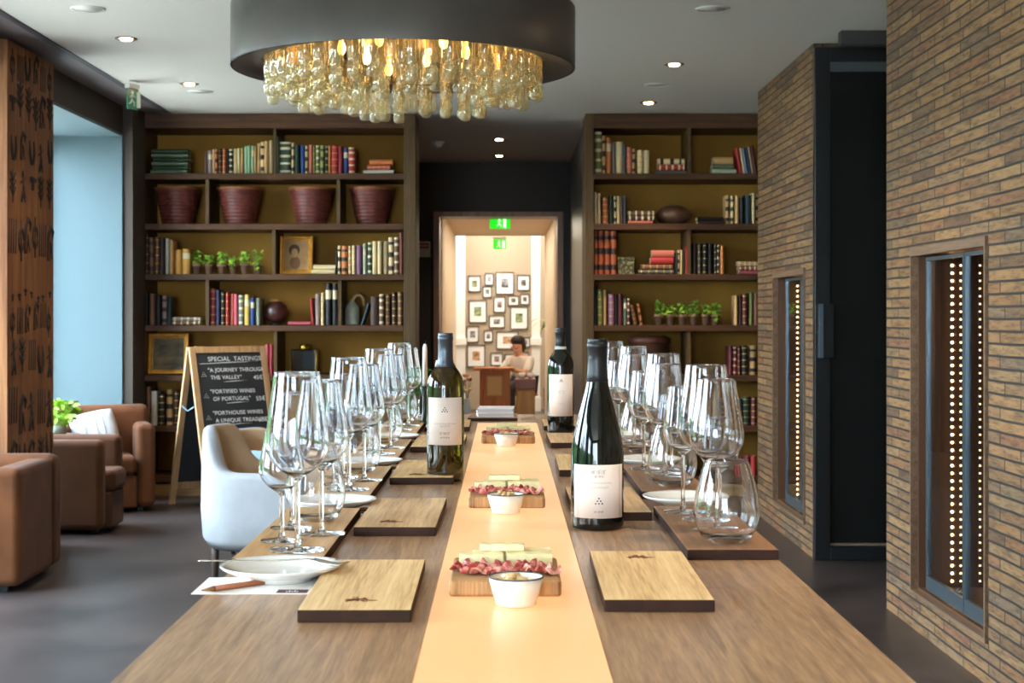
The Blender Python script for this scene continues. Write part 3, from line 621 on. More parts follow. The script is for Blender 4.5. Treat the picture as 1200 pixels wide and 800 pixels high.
for sx in (-1, 1):
    for sy in (-1, 1): tube(bm, [(sx * w_, sy * w_ * .6, .006), (sx * w_, sy * w_ * .6, 28 * k)], .0035, 6)
mk('edge_glow', bm, GILT, t)  # golden glow along the glass edges, built as gilt tubes
bm = bmesh.new(); lathe(bm, [(0, 29 * k), (5.2 * k, 29 * k), (5.6 * k, 30 * k), (5.6 * k, 34.5 * k), (0, 35 * k)], 20); mk('stopper', bm, plain('gold', (214, 168, 60), .28, metal=.9), t)
zb = Z(SH[1], YB) + .001
t = thing('bronze_vessel', 'squat round brown bronze vessel on the second shelf near the bricks', 'vase', (X(789, YO), YO, zb))
bm = bmesh.new(); lathe(bm, [(0, 0), (9 * k, 0), (14 * k, 3 * k), (19.5 * k, 8 * k), (20.6 * k, 12.5 * k), (18.5 * k, 17 * k), (13 * k, 21.2 * k), (6 * k, 23 * k), (4.6 * k, 22.4 * k), (0, 20 * k)], 36); mk('vessel_body', bm, plain('bronze_patina', (112, 80, 60), .32, metal=.25, noise=.3, nscale=9), t)
bm = bmesh.new(); lathe(bm, [(3.6 * k, 22.4 * k), (5.6 * k, 23.1 * k), (5.8 * k, 23.8 * k), (4 * k, 24 * k)], 24); mk('rim', bm, plain('bronze_rim', (150, 108, 78), .3, metal=.4), t)
zb = Z(SH[2], YB) + .001
t = thing('patterned_box', 'small olive patterned box with a lid beside the rust banded books', 'box', (X(733, YO - .05), YO - .05, zb))
m, tt, b = newmat('olive_pattern'); tcn = tt.nodes.new('ShaderNodeTexCoord'); vo = tt.nodes.new('ShaderNodeTexVoronoi'); vo.inputs['Scale'].default_value = 45; tt.links.new(tcn.outputs['Object'], vo.inputs[0]); r = tt.nodes.new('ShaderNodeValToRGB'); tt.links.new(vo.outputs['Distance'], r.inputs[0]); tt.links.new(r.outputs[0], b.inputs['Base Color'])
r.color_ramp.elements[0].color = srgb((176, 164, 108)); r.color_ramp.elements[1].color = srgb((60, 60, 30)); r.color_ramp.elements[1].position = .6
bm = bmesh.new(); w_ = 9.6 * k; box(bm, -w_, w_, -w_ * .8, w_ * .8, 0, 15.5 * k); mk('box_body', bm, m, t, bevel=.004)
bm = bmesh.new(); box(bm, -w_ * 1.04, w_ * 1.04, -w_ * .84, w_ * .84, 15.5 * k, 20 * k); mk('lid', bm, m, t, bevel=.004)
zb = Z(SH[4], YB) + .001
t = thing('round_box', 'wide round dark brown lidded basket behind the wine glasses', 'basket', (X(760, YO), YO, zb))
bm = bmesh.new(); lathe(bm, [(0, 0), (22 * k, 0), (23.5 * k, 6 * k), (23.5 * k, 36 * k), (0, 36 * k)], 36); mk('basket_body', bm, plain('dark_cane', (84, 50, 36), .5, noise=.3, nscale=18), t)
bm = bmesh.new(); lathe(bm, [(0, 36.1 * k), (24.6 * k, 36.1 * k), (24.8 * k, 42 * k), (20 * k, 44.5 * k), (0, 45 * k)], 36); mk('lid', bm, plain('cane_lid', (104, 58, 42), .45, noise=.3, nscale=18), t)
zb = Z(SH[4], YB) + .001
bm = bmesh.new(); lathe(bm, [(0, 0), (4 * k, 0), (9 * k, 7 * k), (10 * k, 12 * k), (8 * k, 13 * k), (0, 6 * k)], 24)
o = mk('wooden_bowl', bm, plain('tan_bowl', (186, 140, 84), .5, noise=.2)); o.location = (X(238, YO), YO, zb); tag(o, 'small tan bowl on the shelf peeking above the chalkboard', 'bowl')
# ------------------------------------------------------------------ the long table
TZ = EYE - .336; TL, TR = -.362, .377; SL, SR = -.0845, .0985; T0, T1, TE = .2, 5.2, 4.78
OAK = wood('table_oak', (132, 100, 74), (184, 146, 110), .34, 'Y', 2.4, .10, coat=.2, spec=.4)
table = thing('tasting_table', 'long high oak tasting table with a glowing panel down its middle', 'table', (0, 0, 0))
segs = [.2, .5, 1.896, 3.29, 4.78]
for (a, b) in ((.2, 1.8945), (1.8955, 3.2895), (3.2905, 4.7795), (4.7805, 5.2)):
    for (x0, x1) in ((TL, SL - .0005), (SR + .0005, TR)): bx('table_top', OAK, (x0, x1, a, b, TZ - .045, TZ), table, .0012, 1)
bx('table_top', OAK, (SL, SR, 4.7805, 5.2, TZ - .045, TZ), table, .001, 1)
def panel_mat():
    m, t, b = newmat('lit_onyx_panel')
    tcn = t.nodes.new('ShaderNodeTexCoord'); mp = t.nodes.new('ShaderNodeMapping'); mp.inputs['Scale'].default_value = (1, .7, 1); n = t.nodes.new('ShaderNodeTexNoise'); n.inputs['Scale'].default_value = 2.4; n.inputs['Detail'].default_value = 2
    t.links.new(tcn.outputs['Object'], mp.inputs[0]); t.links.new(mp.outputs[0], n.inputs[0]); r = t.nodes.new('ShaderNodeValToRGB'); t.links.new(n.outputs['Fac'], r.inputs[0])
    r.color_ramp.elements[0].position = .3; r.color_ramp.elements[0].color = srgb((248, 184, 120)); r.color_ramp.elements[1].position = .7; r.color_ramp.elements[1].color = srgb((252, 208, 154))
    t.links.new(r.outputs[0], b.inputs['Emission Color']); b.inputs['Emission Strength'].default_value = PANEL
    b.inputs['Base Color'].default_value = srgb((196, 150, 108)); b.inputs['Roughness'].default_value = .3; b.inputs['Specular IOR Level'].default_value = .35
    return m
PANEL = .40
ONYX = panel_mat()
for (a, b) in ((.2, 1.8955), (1.8960, 3.2885), (3.2915, 4.7795)): bx('light_panel', ONYX, (SL, SR, a, b, TZ - .03, TZ + .0005), table)
for y in (.5, 1.9, 3.3, 4.9): bx('pedestal', wood('table_pedestal', (70, 54, 42), (100, 78, 58), .5, 'Z'), (-.2, .21, y - .05, y + .05, 0, TZ - .046), table, .004)
bx('foot_rail', BLACKM, (-.02, .02, .55, 4.85, .15, .19), table)

# ------------------------------------------------------------------ wooden boards and trays
PALE = [wood('board_pine_%d' % i, a, b, .5, 'Y', s, .12, c3=c) for i, (a, b, s, c) in enumerate([((190, 148, 96), (236, 202, 148), 1.6, (222, 184, 128)), ((164, 124, 84), (220, 184, 136), 1.3, None), ((198, 156, 102), (238, 202, 146), 1.8, (218, 178, 122)), ((172, 132, 90), (220, 180, 130), 1.4, None)])]
TRAYM = [wood('tray_elm_%d' % i, a, b, .42, 'Y', s, .1) for i, (a, b, s) in enumerate([((172, 128, 80), (206, 162, 108), 1.0), ((116, 80, 54), (160, 114, 76), .9)])]
BARK = plain('dark_stained_edge', (52, 30, 20), .7, noise=.2, nscale=40, spec=.2)
MARK = plain('branded_mark', (110, 66, 34), .8)
def slab(name, label, cat, x0, x1, y0, y1, mt, h=.014, group=None, mark=None, rz=0):
    cx, cyy = (x0 + x1) / 2, (y0 + y1) / 2
    t = thing(name, label, cat, (cx, cyy, TZ + .0003), rz, group)
    bm = bmesh.new(); box(bm, x0 - cx, x1 - cx, y0 - cyy, y1 - cyy, 0, h)
    bm.faces.ensure_lookup_table()
    for f in bm.faces:
        f.normal_update(); f.material_index = 0 if abs(f.normal.z) > .9 else 1
    o = mk('board', bm, [mt, BARK], t, bevel=.0014, bseg=2)
    if mark:
        mx, my = mark; bm = bmesh.new()
        for k in range(9):
            a = k * 2 * math.pi / 9 + .3; l = .009 + .004 * (k % 3)
            tube(bm, [(mx, my, h), (mx + l * math.cos(a), my + l * .8 * math.sin(a), h), (mx + l * 1.25 * math.cos(a + .3), my + l * math.sin(a + .3), h)], [.0016, .0011, .0005], 5)
        ell(bm, (mx, my, h), (.004, .004, .0006), 8, 4)
        mk('branded_mark', bm, MARK, t)
    return t
near = ['closest to the camera', 'second from the camera', 'third from the camera', 'fourth from the camera', 'at the far end']
LB = [(1.675, 2.02), (2.33, 2.70), (3.04, 3.407), (3.75, 4.12), (4.42, 4.72)]
RB = [(1.735, 2.093), (2.505, 2.87), (3.19, 3.55), (3.87, 4.19), (4.46, 4.74)]
for i, (a, b) in enumerate(LB): slab('serving_board', 'small pale wooden board inside the left-hand settings, %s' % near[i], 'board', -.228 - .001 * i, -.104, a, b, PALE[i % 3], .0145, 'small pale boards', (-.012 if i else .0, -.125 if i else -.115), R(.4 * (-1) ** i))
for i, (a, b) in enumerate(RB): slab('serving_board', 'small pale wooden board inside the right-hand settings, %s' % near[i], 'board', .1135, .2385, a, b, PALE[(i + 2) % 4] if i else PALE[0], .0145, 'small pale boards', (-.0, .125) if i == 0 else (.02, .1), R(-.5 * (-1) ** i))
LT = [(2.03, 2.56), (2.73, 3.27), (3.46, 3.98), (4.14, 4.66)]
RT = [(2.105, 2.585), (2.80, 3.30), (3.50, 4.02), (4.24, 4.76)]
for i, (a, b) in enumerate(LT): slab('glass_tray', 'long wooden plank tray of wine glasses on the window side, %s' % near[i], 'tray', TL + .001, -.241, a, b, TRAYM[0], .0145, 'long glass trays')
for i, (a, b) in enumerate(RT): slab('glass_tray', 'long wooden plank tray of wine glasses on the brick side, %s' % near[i], 'tray', .2495, TR - .002, a, b, TRAYM[1], .0145, 'long glass trays')

# ------------------------------------------------------------------ plates, forks, papers, pencils
PORC = plain('white_porcelain', (238, 236, 230), .12, coat=.5)
SILV = plain('cutlery_steel', (176, 168, 158), .22, metal=.95)
def plate_mesh():
    bm = bmesh.new(); lathe(bm, [(0, .004), (.036, .004), (.036, 0), (.040, 0), (.042, .004), (.058, .0085), (.0735, .0155), (.0765, .0185), (.0755, .0195), (.070, .0175), (.054, .0112), (.044, .0085), (0, .0078)], 56)
    return bm
PL = [(-.284, 1.945), (-.298, 2.645), (-.300, 3.365), (-.300, 4.055)]; PR = [(.317, 2.692), (.317, 3.40), (.317, 4.125)]
pm = None
for side, lst in (('window', PL), ('brick', PR)):
    for i, (px_, py_) in enumerate(lst):
        t = bpy.data.objects.new('side_plate', pm) if pm else mk('side_plate', plate_mesh(), PORC)
        if pm: C.objects.link(t)
        pm = t.data; t.location = (px_, py_, TZ + .0015); tag(t, 'white porcelain side plate on the %s side of the table, %s' % (side, near[i]), 'plate', 'white side plates')
def fork(loc, rz, label, tilt=0):
    t = thing('fork', label, 'fork', loc, rz); t.rotation_euler = (0, tilt, rz)
    bm = bmesh.new(); pts = [(-.095, 0, 0), (-.09, 0, .0005), (-.05, 0, .001), (0, 0, .002), (.03, 0, .004), (.045, 0, .005), (.055, 0, .004)]
    for i, p in enumerate(pts): pass
    rs = [.003, .0042, .0036, .0022, .0020, .0034, .0085]
    up = []
    rings = []
    for p, r_ in zip(pts, rs):
        rings.append([bm.verts.new((p[0], p[1] + r_ * s_, p[2] + z_)) for s_, z_ in ((-1, 0), (-.6, .0009), (.6, .0009), (1, 0), (.6, -.0007), (-.6, -.0007))])
    for A, B in zip(rings, rings[1:]):
        for i in range(6): bm.faces.new((A[i], A[(i + 1) % 6], B[(i + 1) % 6], B[i])).smooth = True
    bm.faces.new(rings[0]); bm.faces.new(rings[-1]); mk('handle', bm, SILV, t)
    bm = bmesh.new()
    for k in range(4):
        y = (k - 1.5) * .0052; tube(bm, [(.052, y, .0042), (.07, y, .001), (.085, y, -.001), (.098, y * .95, .002)], [.0016, .0015, .0013, .0006], 6)
    mk('tines', bm, SILV, t)
    return t
fork((-.292, 1.925, TZ + .0262), R(-7), 'steel fork resting across the white plate closest to the camera', 0)
PAPER = plain('print_paper', (236, 230, 226), .7); PURP = plain('plum_print', (92, 44, 58), .7)
PENC = wood('pencil_wood', (128, 70, 40), (160, 94, 56), .5, 'X', 3); 
papers = [(-.378, -.2335, 1.848, 1.962), (-.366, -.2335, 2.585, 2.70), (-.366, -.2365, 3.30, 3.42), (-.366, -.2365, 3.99, 4.10)]
for i, (x0, x1, y0, y1) in enumerate(papers):
    t = thing('tasting_sheet', 'white tasting sheet with a plum printed label beside a plate, %s' % near[i], 'paper', (x0, y0, TZ + .0002), 0, 'tasting sheets')
    bx('paper_sheet', PAPER, (0, x1 - x0, 0, y1 - y0, 0, .0008), t)
    bx('printed_label', PURP, (x1 - x0 - .043, x1 - x0 - .006, .004, .026, .0008, .0011), t)
    bm = bmesh.new()
    for q in range(5): box(bm, x1 - x0 - .032 + q * .0032, x1 - x0 - .030 + q * .0032, .010, .010 + .004 + .005 * (q in (1, 3)), .0011, .0013)
    mk('printed_mark', bm, PAPER, t)
for i, (px_, py_, a) in enumerate([(-.304, 1.905, 43), (-.30, 2.605, 12), (-.30, 3.315, 12), (-.30, 4.005, 12)]):
    t = thing('pencil', 'natural brown wooden pencil lying on the tasting sheet, %s' % near[i], 'pencil', (px_, py_, TZ + .0048), R(a), 'pencils')
    bm = bmesh.new(); tube(bm, [(-.066, 0, 0), (.085, 0, 0)], .0038, 6); mk('barrel', bm, PENC, t)
    bm = bmesh.new(); tube(bm, [(-.066, 0, 0), (-.084, 0, 0)], [.0038, .0008], 6); mk('sharpened_tip', bm, plain('pencil_tip', (150, 104, 66), .6), t)

# ------------------------------------------------------------------ glasses
GLASS = real_glass('wine_glass_crystal', (252, 253, 255), 0, 1.45)
def goblet(H, rim, mx, bowl_h, foot, name, low=.36):
    """tall tapered bowl on a stem"""
    zb = H - bowl_h; t = .0009
    prof_o = []; N = 22
    for i in range(N + 1):
        u = i / N
        if u < low: r = mx * math.sin((u / low) * math.pi / 2) ** .62
        else:
            v = (u - low) / (1 - low); r = mx + (rim - mx) * (v * v * (3 - 2 * v) * .35 + v * .65)
        prof_o.append((max(r, 0), zb + bowl_h * u))
    prof_o[0] = (.0032, zb - .0015)
    prof_i = [(max(r - t, 0), z) for r, z in prof_o[3:]][::-1]; prof_i = [(max(r - t, 0.0), z) for r, z in prof_o if z > zb + .006][::-1] + [(0, zb + .004)]
    prof_o[-1] = (rim, H - .0006); prof_i[0] = (rim - t, H - .0006); prof_o += [(rim - t * .15, H - .00015), (rim - t * .5, H), (rim - t * .85, H - .00015)]
    bm = bmesh.new(); lathe(bm, [(0, zb - .0015)] + prof_o + prof_i, 40); bowl = mk('bowl', bm, GLASS)
    bm = bmesh.new(); lathe(bm, [(0, .0055), (.0052, .0055), (.0038, .012), (.0034, .03), (.0033, zb * .6), (.0035, zb - .006), (.0037, zb - .0018), (0, zb - .0018)], 16); stem = mk('stem', bm, GLASS)
    bm = bmesh.new(); lathe(bm, [(0, 0), (foot, 0), (foot + .0004, .0008), (foot, .0014), (foot * .6, .0024), (.010, .0038), (.005, .0052), (0, .0052)], 40); ft = mk('foot', bm, GLASS)
    return [bowl, stem, ft]
def glass_proto(kind):
    if kind == 'tall': ps = goblet(.243, .0320, .0440, .145, .038, kind, .33)
    elif kind == 'mid': ps = goblet(.226, .0280, .0410, .130, .036, kind, .34)
    elif kind == 'slim': ps = goblet(.205, .0245, .0330, .110, .032, kind, .36)
    elif kind == 'small': ps = goblet(.156, .0235, .0325, .088, .030, kind, .38)
    elif kind == 'tumbler':
        o = []; N = 20; H = .116
        for i in range(N + 1):
            u = i / N; r = (.0465 * math.sin(math.pi / 2 * min(1, .45 + u / .36 * .55)) if u < .36 else .0465 - .0165 * ((u - .36) / .64) ** 1.7) if u > .04 else .027
            o.append((r, H * u))
        o[0] = (.024, 0); o[-1] = (.030, H - .0006)
        inn = [(max(r - .001, 0), z) for r, z in o if z > .006][::-1]; o += [(.0299, H - .0001), (.0295, H), (.0291, H - .0001)]
        bm = bmesh.new(); lathe(bm, [(0, .0006), (.021, .0004)] + o + inn + [(0, .005)], 44); ps = [mk('tumbler_bowl', bm, GLASS)]
    t = bpy.data.objects.new('wine_glass' if kind != 'tumbler' else 'stemless_glass', None); t.empty_display_size = .03; C.objects.link(t)
    for p in ps: p.parent = t
    return t
PROT = {}
KN = {'tall': 'tallest tapered wine glass', 'mid': 'large tapered wine glass', 'slim': 'slim stemmed wine glass', 'small': 'short small-bowled wine glass', 'tumbler': 'rounded stemless wine glass'}
def put_glass(kind, x, y, side, i, rz=0):
    if kind not in PROT: PROT[kind] = o = glass_proto(kind)
    else:
        p = PROT[kind]; o = p.copy(); C.objects.link(o)
        for ch in list(p.children): c = ch.copy(); C.objects.link(c); c.parent = o
    if kind == 'tumbler' and len([1]):
        pass
    o.location = (x, y, TZ + .0153); o.rotation_euler = (0, 0, rz)
    tag(o, '%s on the %s-side tray %s' % (KN[kind], side, near[i]), 'wine glass', 'tasting glasses on the %s side' % side)
LC = [2.10, 2.83, 3.56, 4.30]; RC = [2.175, 2.88, 3.60, 4.36]
for i, y in enumerate(LC):
    k = i * .004
    put_glass('tall', -.284 - k, y, 'window', i); put_glass('small', -.318, y + .085, 'window', i); put_glass('mid', -.270 - k, y + .155, 'window', i); put_glass('tumbler', -.296 - k, y + .30, 'window', i); put_glass('slim', -.322, y + .215, 'window', i)
for i, y in enumerate(RC):
    put_glass('tumbler', .3135, y, 'brick', i); put_glass('mid', .3155 - .003 * (i > 0), y + .115, 'brick', i); put_glass('tall', .315 + .006 * (i > 0), y + .235, 'brick', i); put_glass('slim', .290, y + .33, 'brick', i); put_glass('small', .345, y + .185 if 0 else y + .305, 'brick', i)

# ------------------------------------------------------------------ bottles
def bottle(name, label, x, y, prof, mat, cap_from, lab, marks, capcol, extra=None):
    t = thing(name, label, 'wine bottle', (x, y, TZ + .0003))
    H = prof[-1][1]
    bm = bmesh.new(); lathe(bm, prof + [(0, H)], 44); mk('glass_body', bm, mat, t)
    rr = [(r + .0006, z) for r, z in prof if z >= cap_from]; rr = [(0.0, H + .0012)] + [(rr[-1][0], H + .0012)] + rr[::-1]
    rr.append((rr[-1][0] - .0004, rr[-1][1] - .0002))
    bm = bmesh.new(); lathe(bm, rr, 36); mk('capsule', bm, capcol, t)
    r0, z0, z1, ang = lab; a0 = R(-90) - math.atan2(x, y) * 0 - ang; a1 = R(-90) + ang
    sh = math.atan2(-x, y)          # labels turned to face the end of the table
    bm = bmesh.new(); lathe(bm, [(r0 + .0003, z0), (r0 + .0007, z0), (r0 + .0007, z1), (r0 + .0003, z1)], 28, a0=a0, a1=a1)
    lo = mk('label', bm, plain('label_paper', (232, 216, 206), .7), t)
    ink = plain('label_ink', (60, 52, 58), .7); lt = plain('label_light_ink', (168, 146, 142), .7)
    def at(u, z): a = R(-90) + u / r0; return ((r0 + .0008) * math.cos(a), (r0 + .0008) * math.sin(a), z)
    bm = bmesh.new()
    for (u, z) in marks['dots']: ell(bm, at(u, z), (.0013, .0013, .0013), 8, 6)
    mk('printed_dots', bm, ink, lo)
    bm = bmesh.new()
    for ln in marks['lines']: tube(bm, [at(u, z) for u, z in ln], .00032, 4)
    mk('printed_lines', bm, lt, lo)
    return t
def tri(cz, s=.0048): return [(-s, cz), (0, cz), (s, cz), (-s / 2, cz + s * .85), (s / 2, cz + s * .85), (0, cz + 1.7 * s)]
def dots6(cz, s=.005): return [(0, cz + 2 * s * .8)] + [(-s / 2 * 1., cz + s * .8), (s / 2, cz + s * .8)] + [(-s, cz), (0, cz), (s, cz)]
def scrib(cz, wd, h, n, amp=1):
    return [(-wd / 2 + wd * i / n, cz + amp * h * math.sin(i * 1.9) * (0.4 + .6 * math.sin(i * .7) ** 2)) for i in range(n + 1)]
def glyphs(cz, wd, h, n):
    out = []
    for i in range(n):
        u = -wd / 2 + wd * (i + .5) / n; g = wd / n * .32
        out.append([(u - g, cz - h / 2), (u - g, cz + h / 2), (u + g, cz + h / 2 * (1 if i % 2 else .2))]); 
        if i % 3 == 0: out.append([(u - g, cz), (u + g, cz)])
        if i % 2 == 0: out.append([(u + g, cz + h / 2), (u + g, cz - h / 2)])
    return out
bord = [(0, .004), (.030, .0), (.0355, .002), (.0375, .006), (.0378, .012), (.0378, .186), (.0372, .197), (.0345, .209), (.028, .221), (.0205, .231), (.0158, .240), (.0148, .248), (.0145, .262), (.0143, .284), (.0150, .2845), (.0152, .292), (.0145, .2925), (.0145, .298)]
burg = [(0, .004), (.033, .0), (.0395, .002), (.0415, .006), (.0418, .012), (.0418, .110), (.0408, .128), (.0380, .146), (.0330, .168), (.0265, .192), (.0205, .214), (.0168, .231), (.0152, .244), (.0148, .262), (.0148, .283), (.0157, .2835), (.0160, .291), (.0152, .2915), (.0150, .297)]
def bglass(name, rgb, tr):
    m, t, b = newmat(name); b.inputs['Base Color'].default_value = srgb(rgb); b.inputs['Roughness'].default_value = .03; b.inputs['Transmission Weight'].default_value = tr; b.inputs['IOR'].default_value = 1.5
    return m
OLV = bglass('olive_bottle_glass', (66, 54, 8), .8); BLK = bglass('dark_bottle_glass', (12, 15, 12), 0.)
CAP = plain('grey_foil', (66, 72, 80), .35, metal=.5); CAPB = plain('black_foil', (28, 30, 34), .4, metal=.3)
bottle('wine_bottle', 'olive green wine bottle with a pale label on the window side of the glowing panel', -.121, 3.115, bord, OLV, .228, (.0378, .075, .170, 1.05),
       {'dots': dots6(.142), 'lines': [scrib(.118, .045, .002, 30), scrib(.113, .02, .004, 12)] + glyphs(.098, .022, .005, 6) + glyphs(.090, .018, .003, 7)}, CAP)
bottle('wine_bottle', 'tall sloping-shouldered dark wine bottle in front, on the brick side of the panel', .1455, 2.425, burg, BLK, .225, (.0418, .020, .103, 1.08),
       {'dots': dots6(.043), 'lines': [scrib(.068, .03, .003, 22), scrib(.075, .04, .0015, 26), [(-.036, .022), (.036, .022)], [(-.036, .101), (.036, .101)], [(-.036, .022), (-.036, .101)], [(.036, .022), (.036, .101)]] + glyphs(.092, .024, .006, 6) + glyphs(.085, .014, .003, 5) + glyphs(.030, .016, .003, 6)}, CAPB)
fb = bottle('wine_bottle', 'dark wine bottle with a grey neck band standing farthest along the table', .158, 4.375, bord, BLK, .245, (.0378, .050, .168, 1.05),
       {'dots': dots6(.148, .004), 'lines': glyphs(.118, .018, .010, 3) + [scrib(.085, .02, .002, 10)]}, CAPB)
bm = bmesh.new(); lathe(bm, [(.0212, .2285), (.0165, .236), (.0155, .246), (.0157, .2462), (.0170, .2355), (.0217, .229)], 24); mk('neck_band', bm, plain('silver_band', (170, 176, 176), .4), fb)

# ------------------------------------------------------------------ charcuterie boards, food, bowls
CHAR = wood('rustic_pine_block', (120, 84, 48), (186, 142, 92), .55, 'X', 1.2, .3)
ENDG = wood('rustic_end_grain', (124, 84, 46), (196, 146, 92), .6, 'Z', 2.2, .3)
CHEESE = plain('pale_cheese', (226, 212, 158), .5, noise=.12, nscale=40); RIND = plain('cheese_rind', (176, 160, 84), .6)
def ham_mat(nm, a, b_):
    m, t, b = newmat(nm); tcn = t.nodes.new('ShaderNodeTexCoord'); n = t.nodes.new('ShaderNodeTexNoise'); n.inputs['Scale'].default_value = 90; n.inputs['Detail'].default_value = 4
    t.links.new(tcn.outputs['Object'], n.inputs[0]); r = t.nodes.new('ShaderNodeValToRGB'); t.links.new(n.outputs['Fac'], r.inputs[0]); r.color_ramp.elements[0].position = .42; r.color_ramp.elements[0].color = srgb(a); r.color_ramp.elements[1].position = .66; r.color_ramp.elements[1].color = srgb(b_)
    t.links.new(r.outputs[0], b.inputs['Base Color']); b.inputs['Roughness'].default_value = .35; b.inputs['Subsurface Weight'].default_value = .15; b.inputs['Subsurface Scale'].default_value = .003
    return m
HAM = [ham_mat('cured_ham', (186, 84, 76), (236, 178, 158)), ham_mat('cured_ham_dark', (158, 56, 58), (222, 142, 128))]
def ham(loc, label, group, seed, L=.042, Wd=.02):
    rnd = random.Random(seed); bm = bmesh.new(); nu, nv = 18, 6
    a, b, c = rnd.uniform(0, 6), rnd.uniform(5, 9), rnd.uniform(0, 6)
    g = []
    for i in range(nu + 1):
        u = i / nu; rw = []
        for j in range(nv + 1):
            v = j / nv - .5
            x = (u - .5) * L + .004 * math.sin(9 * v + a); y = v * Wd * (.7 + .3 * math.sin(u * 7 + c)) + .005 * math.sin(u * b * 1.6 + a)
            z = .004 + .0045 * math.sin(u * b * 2.2 + c + v * 2) + .004 * math.sin(v * 7 + u * 5 + a) * (1 if v > 0 else -.3) + .006 * abs(v)
            rw.append(bm.verts.new((x, y, max(z, .0006))))
        g.append(rw)
    for i in range(nu):
        for j in range(nv): bm.faces.new((g[i][j], g[i + 1][j], g[i + 1][j + 1], g[i][j + 1])).smooth = True
    o = mk('ham_slice', bm, HAM[seed % 2], fix=False); o.location = loc; o.rotation_euler = (0, 0, rnd.uniform(-.7, .7)); s_ = o.modifiers.new('thickness', 'SOLIDIFY'); s_.thickness = .0012
    o.modifiers.new('smooth', 'SUBSURF').render_levels = 1
    return tag(o, label, 'ham', group)
def cheese(loc, L, Wd, H, rz, label, group, seed=0):
    bm = bmesh.new(); n = 8; rows = []
    for i in range(n + 1):
        u = i / n; x = (u - .5) * L; wv = Wd * (1 - .35 * abs(u - .5)); z = .0007 * math.sin(i * 2 + seed)
        rows.append([bm.verts.new(p) for p in ((x, -wv / 2, 0), (x, wv / 2, 0), (x, wv / 2 * .55, H + z), (x, -wv / 2 * .8, H * .9 + z))])
    for A, B in zip(rows, rows[1:]):
        for k in range(4): f = bm.faces.new((A[k], A[(k + 1) % 4], B[(k + 1) % 4], B[k])); f.material_index = 1 if k == 1 else 0
    bm.faces.new(rows[0]).material_index = 1; bm.faces.new(rows[-1]).material_index = 1
    o = mk('cheese_slice', bm, [CHEESE, RIND], bevel=.0008); o.location = loc; o.rotation_euler = (0, 0, rz)
    return tag(o, label, 'cheese', group)
BOWLP = plain('cream_porcelain_bowl', (240, 230, 214), .2, coat=.4); BRIM = plain('blue_grey_rim', (48, 54, 66), .3); CASH = plain('roasted_cashew', (210, 176, 122), .5, noise=.15, nscale=80)
def platter(i, x0, x1, yf, yb, bowlx, bowly, name_):
    zt = TZ + .0005; H = .020; cx = (x0 + x1) / 2; cyv = (yf + yb) / 2
    t = thing('charcuterie_board', 'rough pine block of cheese and ham on the glowing panel, %s' % name_, 'board', (cx, cyv, zt + .0003), 0, 'charcuterie boards')
    bm = bmesh.new(); w_ = (x1 - x0) / 2; d_ = (yb - yf) / 2
    box(bm, -w_, w_, -d_, d_, 0, H); bm.faces.ensure_lookup_table()
    for f in bm.faces: f.normal_update(); f.material_index = 0 if abs(f.normal.z) > .9 else 1
    mk('block', bm, [CHAR, ENDG], t, bevel=.004, bseg=3)
    z = zt + .0003 + H + .0003
    ordn = ['first', 'second', 'third', 'fourth', 'fifth', 'sixth', 'seventh', 'eighth', 'ninth']
    for k, (dx, dy, L, rz) in enumerate([(-.030, .018, .056, 2), (.030, .022, .058, 4), (-.012, .050, .060, -3), (.036, .052, .044, 6)]):
        cheese((cx + dx, cyv + dy, z), L, .024, .017, R(rz), 'pale cheese slice, %s of four, on the board %s' % (ordn[k], name_), 'cheese slices on the board %s' % name_, k + i)
    cheese((cx - .004, cyv + .036, z + .0173), .056, .026, .009, R(-2), 'pale cheese slice lying on top of the others, on the board %s' % name_, 'cheese slices on the board %s' % name_, i)
    for k in range(8):
        dx = -.048 + .0137 * k; dy = -.012 + (-.026 if k % 2 else 0) - .008
        ham((cx + dx, cyv + dy, z), 'crumpled pink cured ham slice, %s in the row, board %s' % (ordn[k], name_), 'ham slices on the board %s' % name_, 10 * i + k + 1, .036, .024)
    b = thing('snack_bowl', 'small cream bowl of nuts in front of the charcuterie board %s' % name_, 'bowl', (bowlx, bowly, zt + .0003), 0, 'nut bowls')
    bm = bmesh.new(); lathe(bm, [(0, .001), (.021, 0), (.0235, .0012), (.0240, .005), (.0275, .015), (.0318, .0325), (.0306, .0325), (.0262, .015), (.0225, .006), (0, .0045)], 48); mk('bowl_body', bm, BOWLP, b)
    bm = bmesh.new(); lathe(bm, [(.0318, .0318), (.0325, .0325), (.0318, .0336), (.0305, .0334), (.0303, .0324)], 48); mk('rim', bm, BRIM, b)
    # nuts heaped inside
    rnd = random.Random(i)
    for k in range(14):
        lay = 0 if k < 9 else 1; n_ = 9 if lay == 0 else 5; a = k * 2 * math.pi / n_ + lay; rr = (.0165 if lay == 0 else .008)
        if k == 8: rr = 0
        bm = bmesh.new(); L = .0075
        tube(bm, [(L * math.cos(q), L * math.sin(q) * .8, .0) for q in (.3, .8, 1.4, 2.0, 2.6)], [.0012, .003, .0036, .0032, .0014], 8)
        o = mk('cashew_nut', bm, CASH); o.location = (bowlx + rr * math.cos(a), bowly + rr * math.sin(a), zt + .0262 + lay * .0058); o.rotation_euler = (rnd.uniform(-.5, .5), rnd.uniform(-.5, .5), rnd.uniform(0, 6))
        tag(o, 'pale roasted cashew nut, %s in the heap, bowl %s' % (ORD[k + 1], name_), 'nut', 'cashew nuts in the bowl %s' % name_)
platter(1, -.067, .067, 1.827, 2.0, .0125, 1.779, 'closest to the camera')
platter(2, -.0636, .0695, 2.664, 2.83, .0012, 2.60, 'halfway along the table')
platter(3, -.062, .078, 4.0, 4.17, .003, 3.93, 'at the far end')

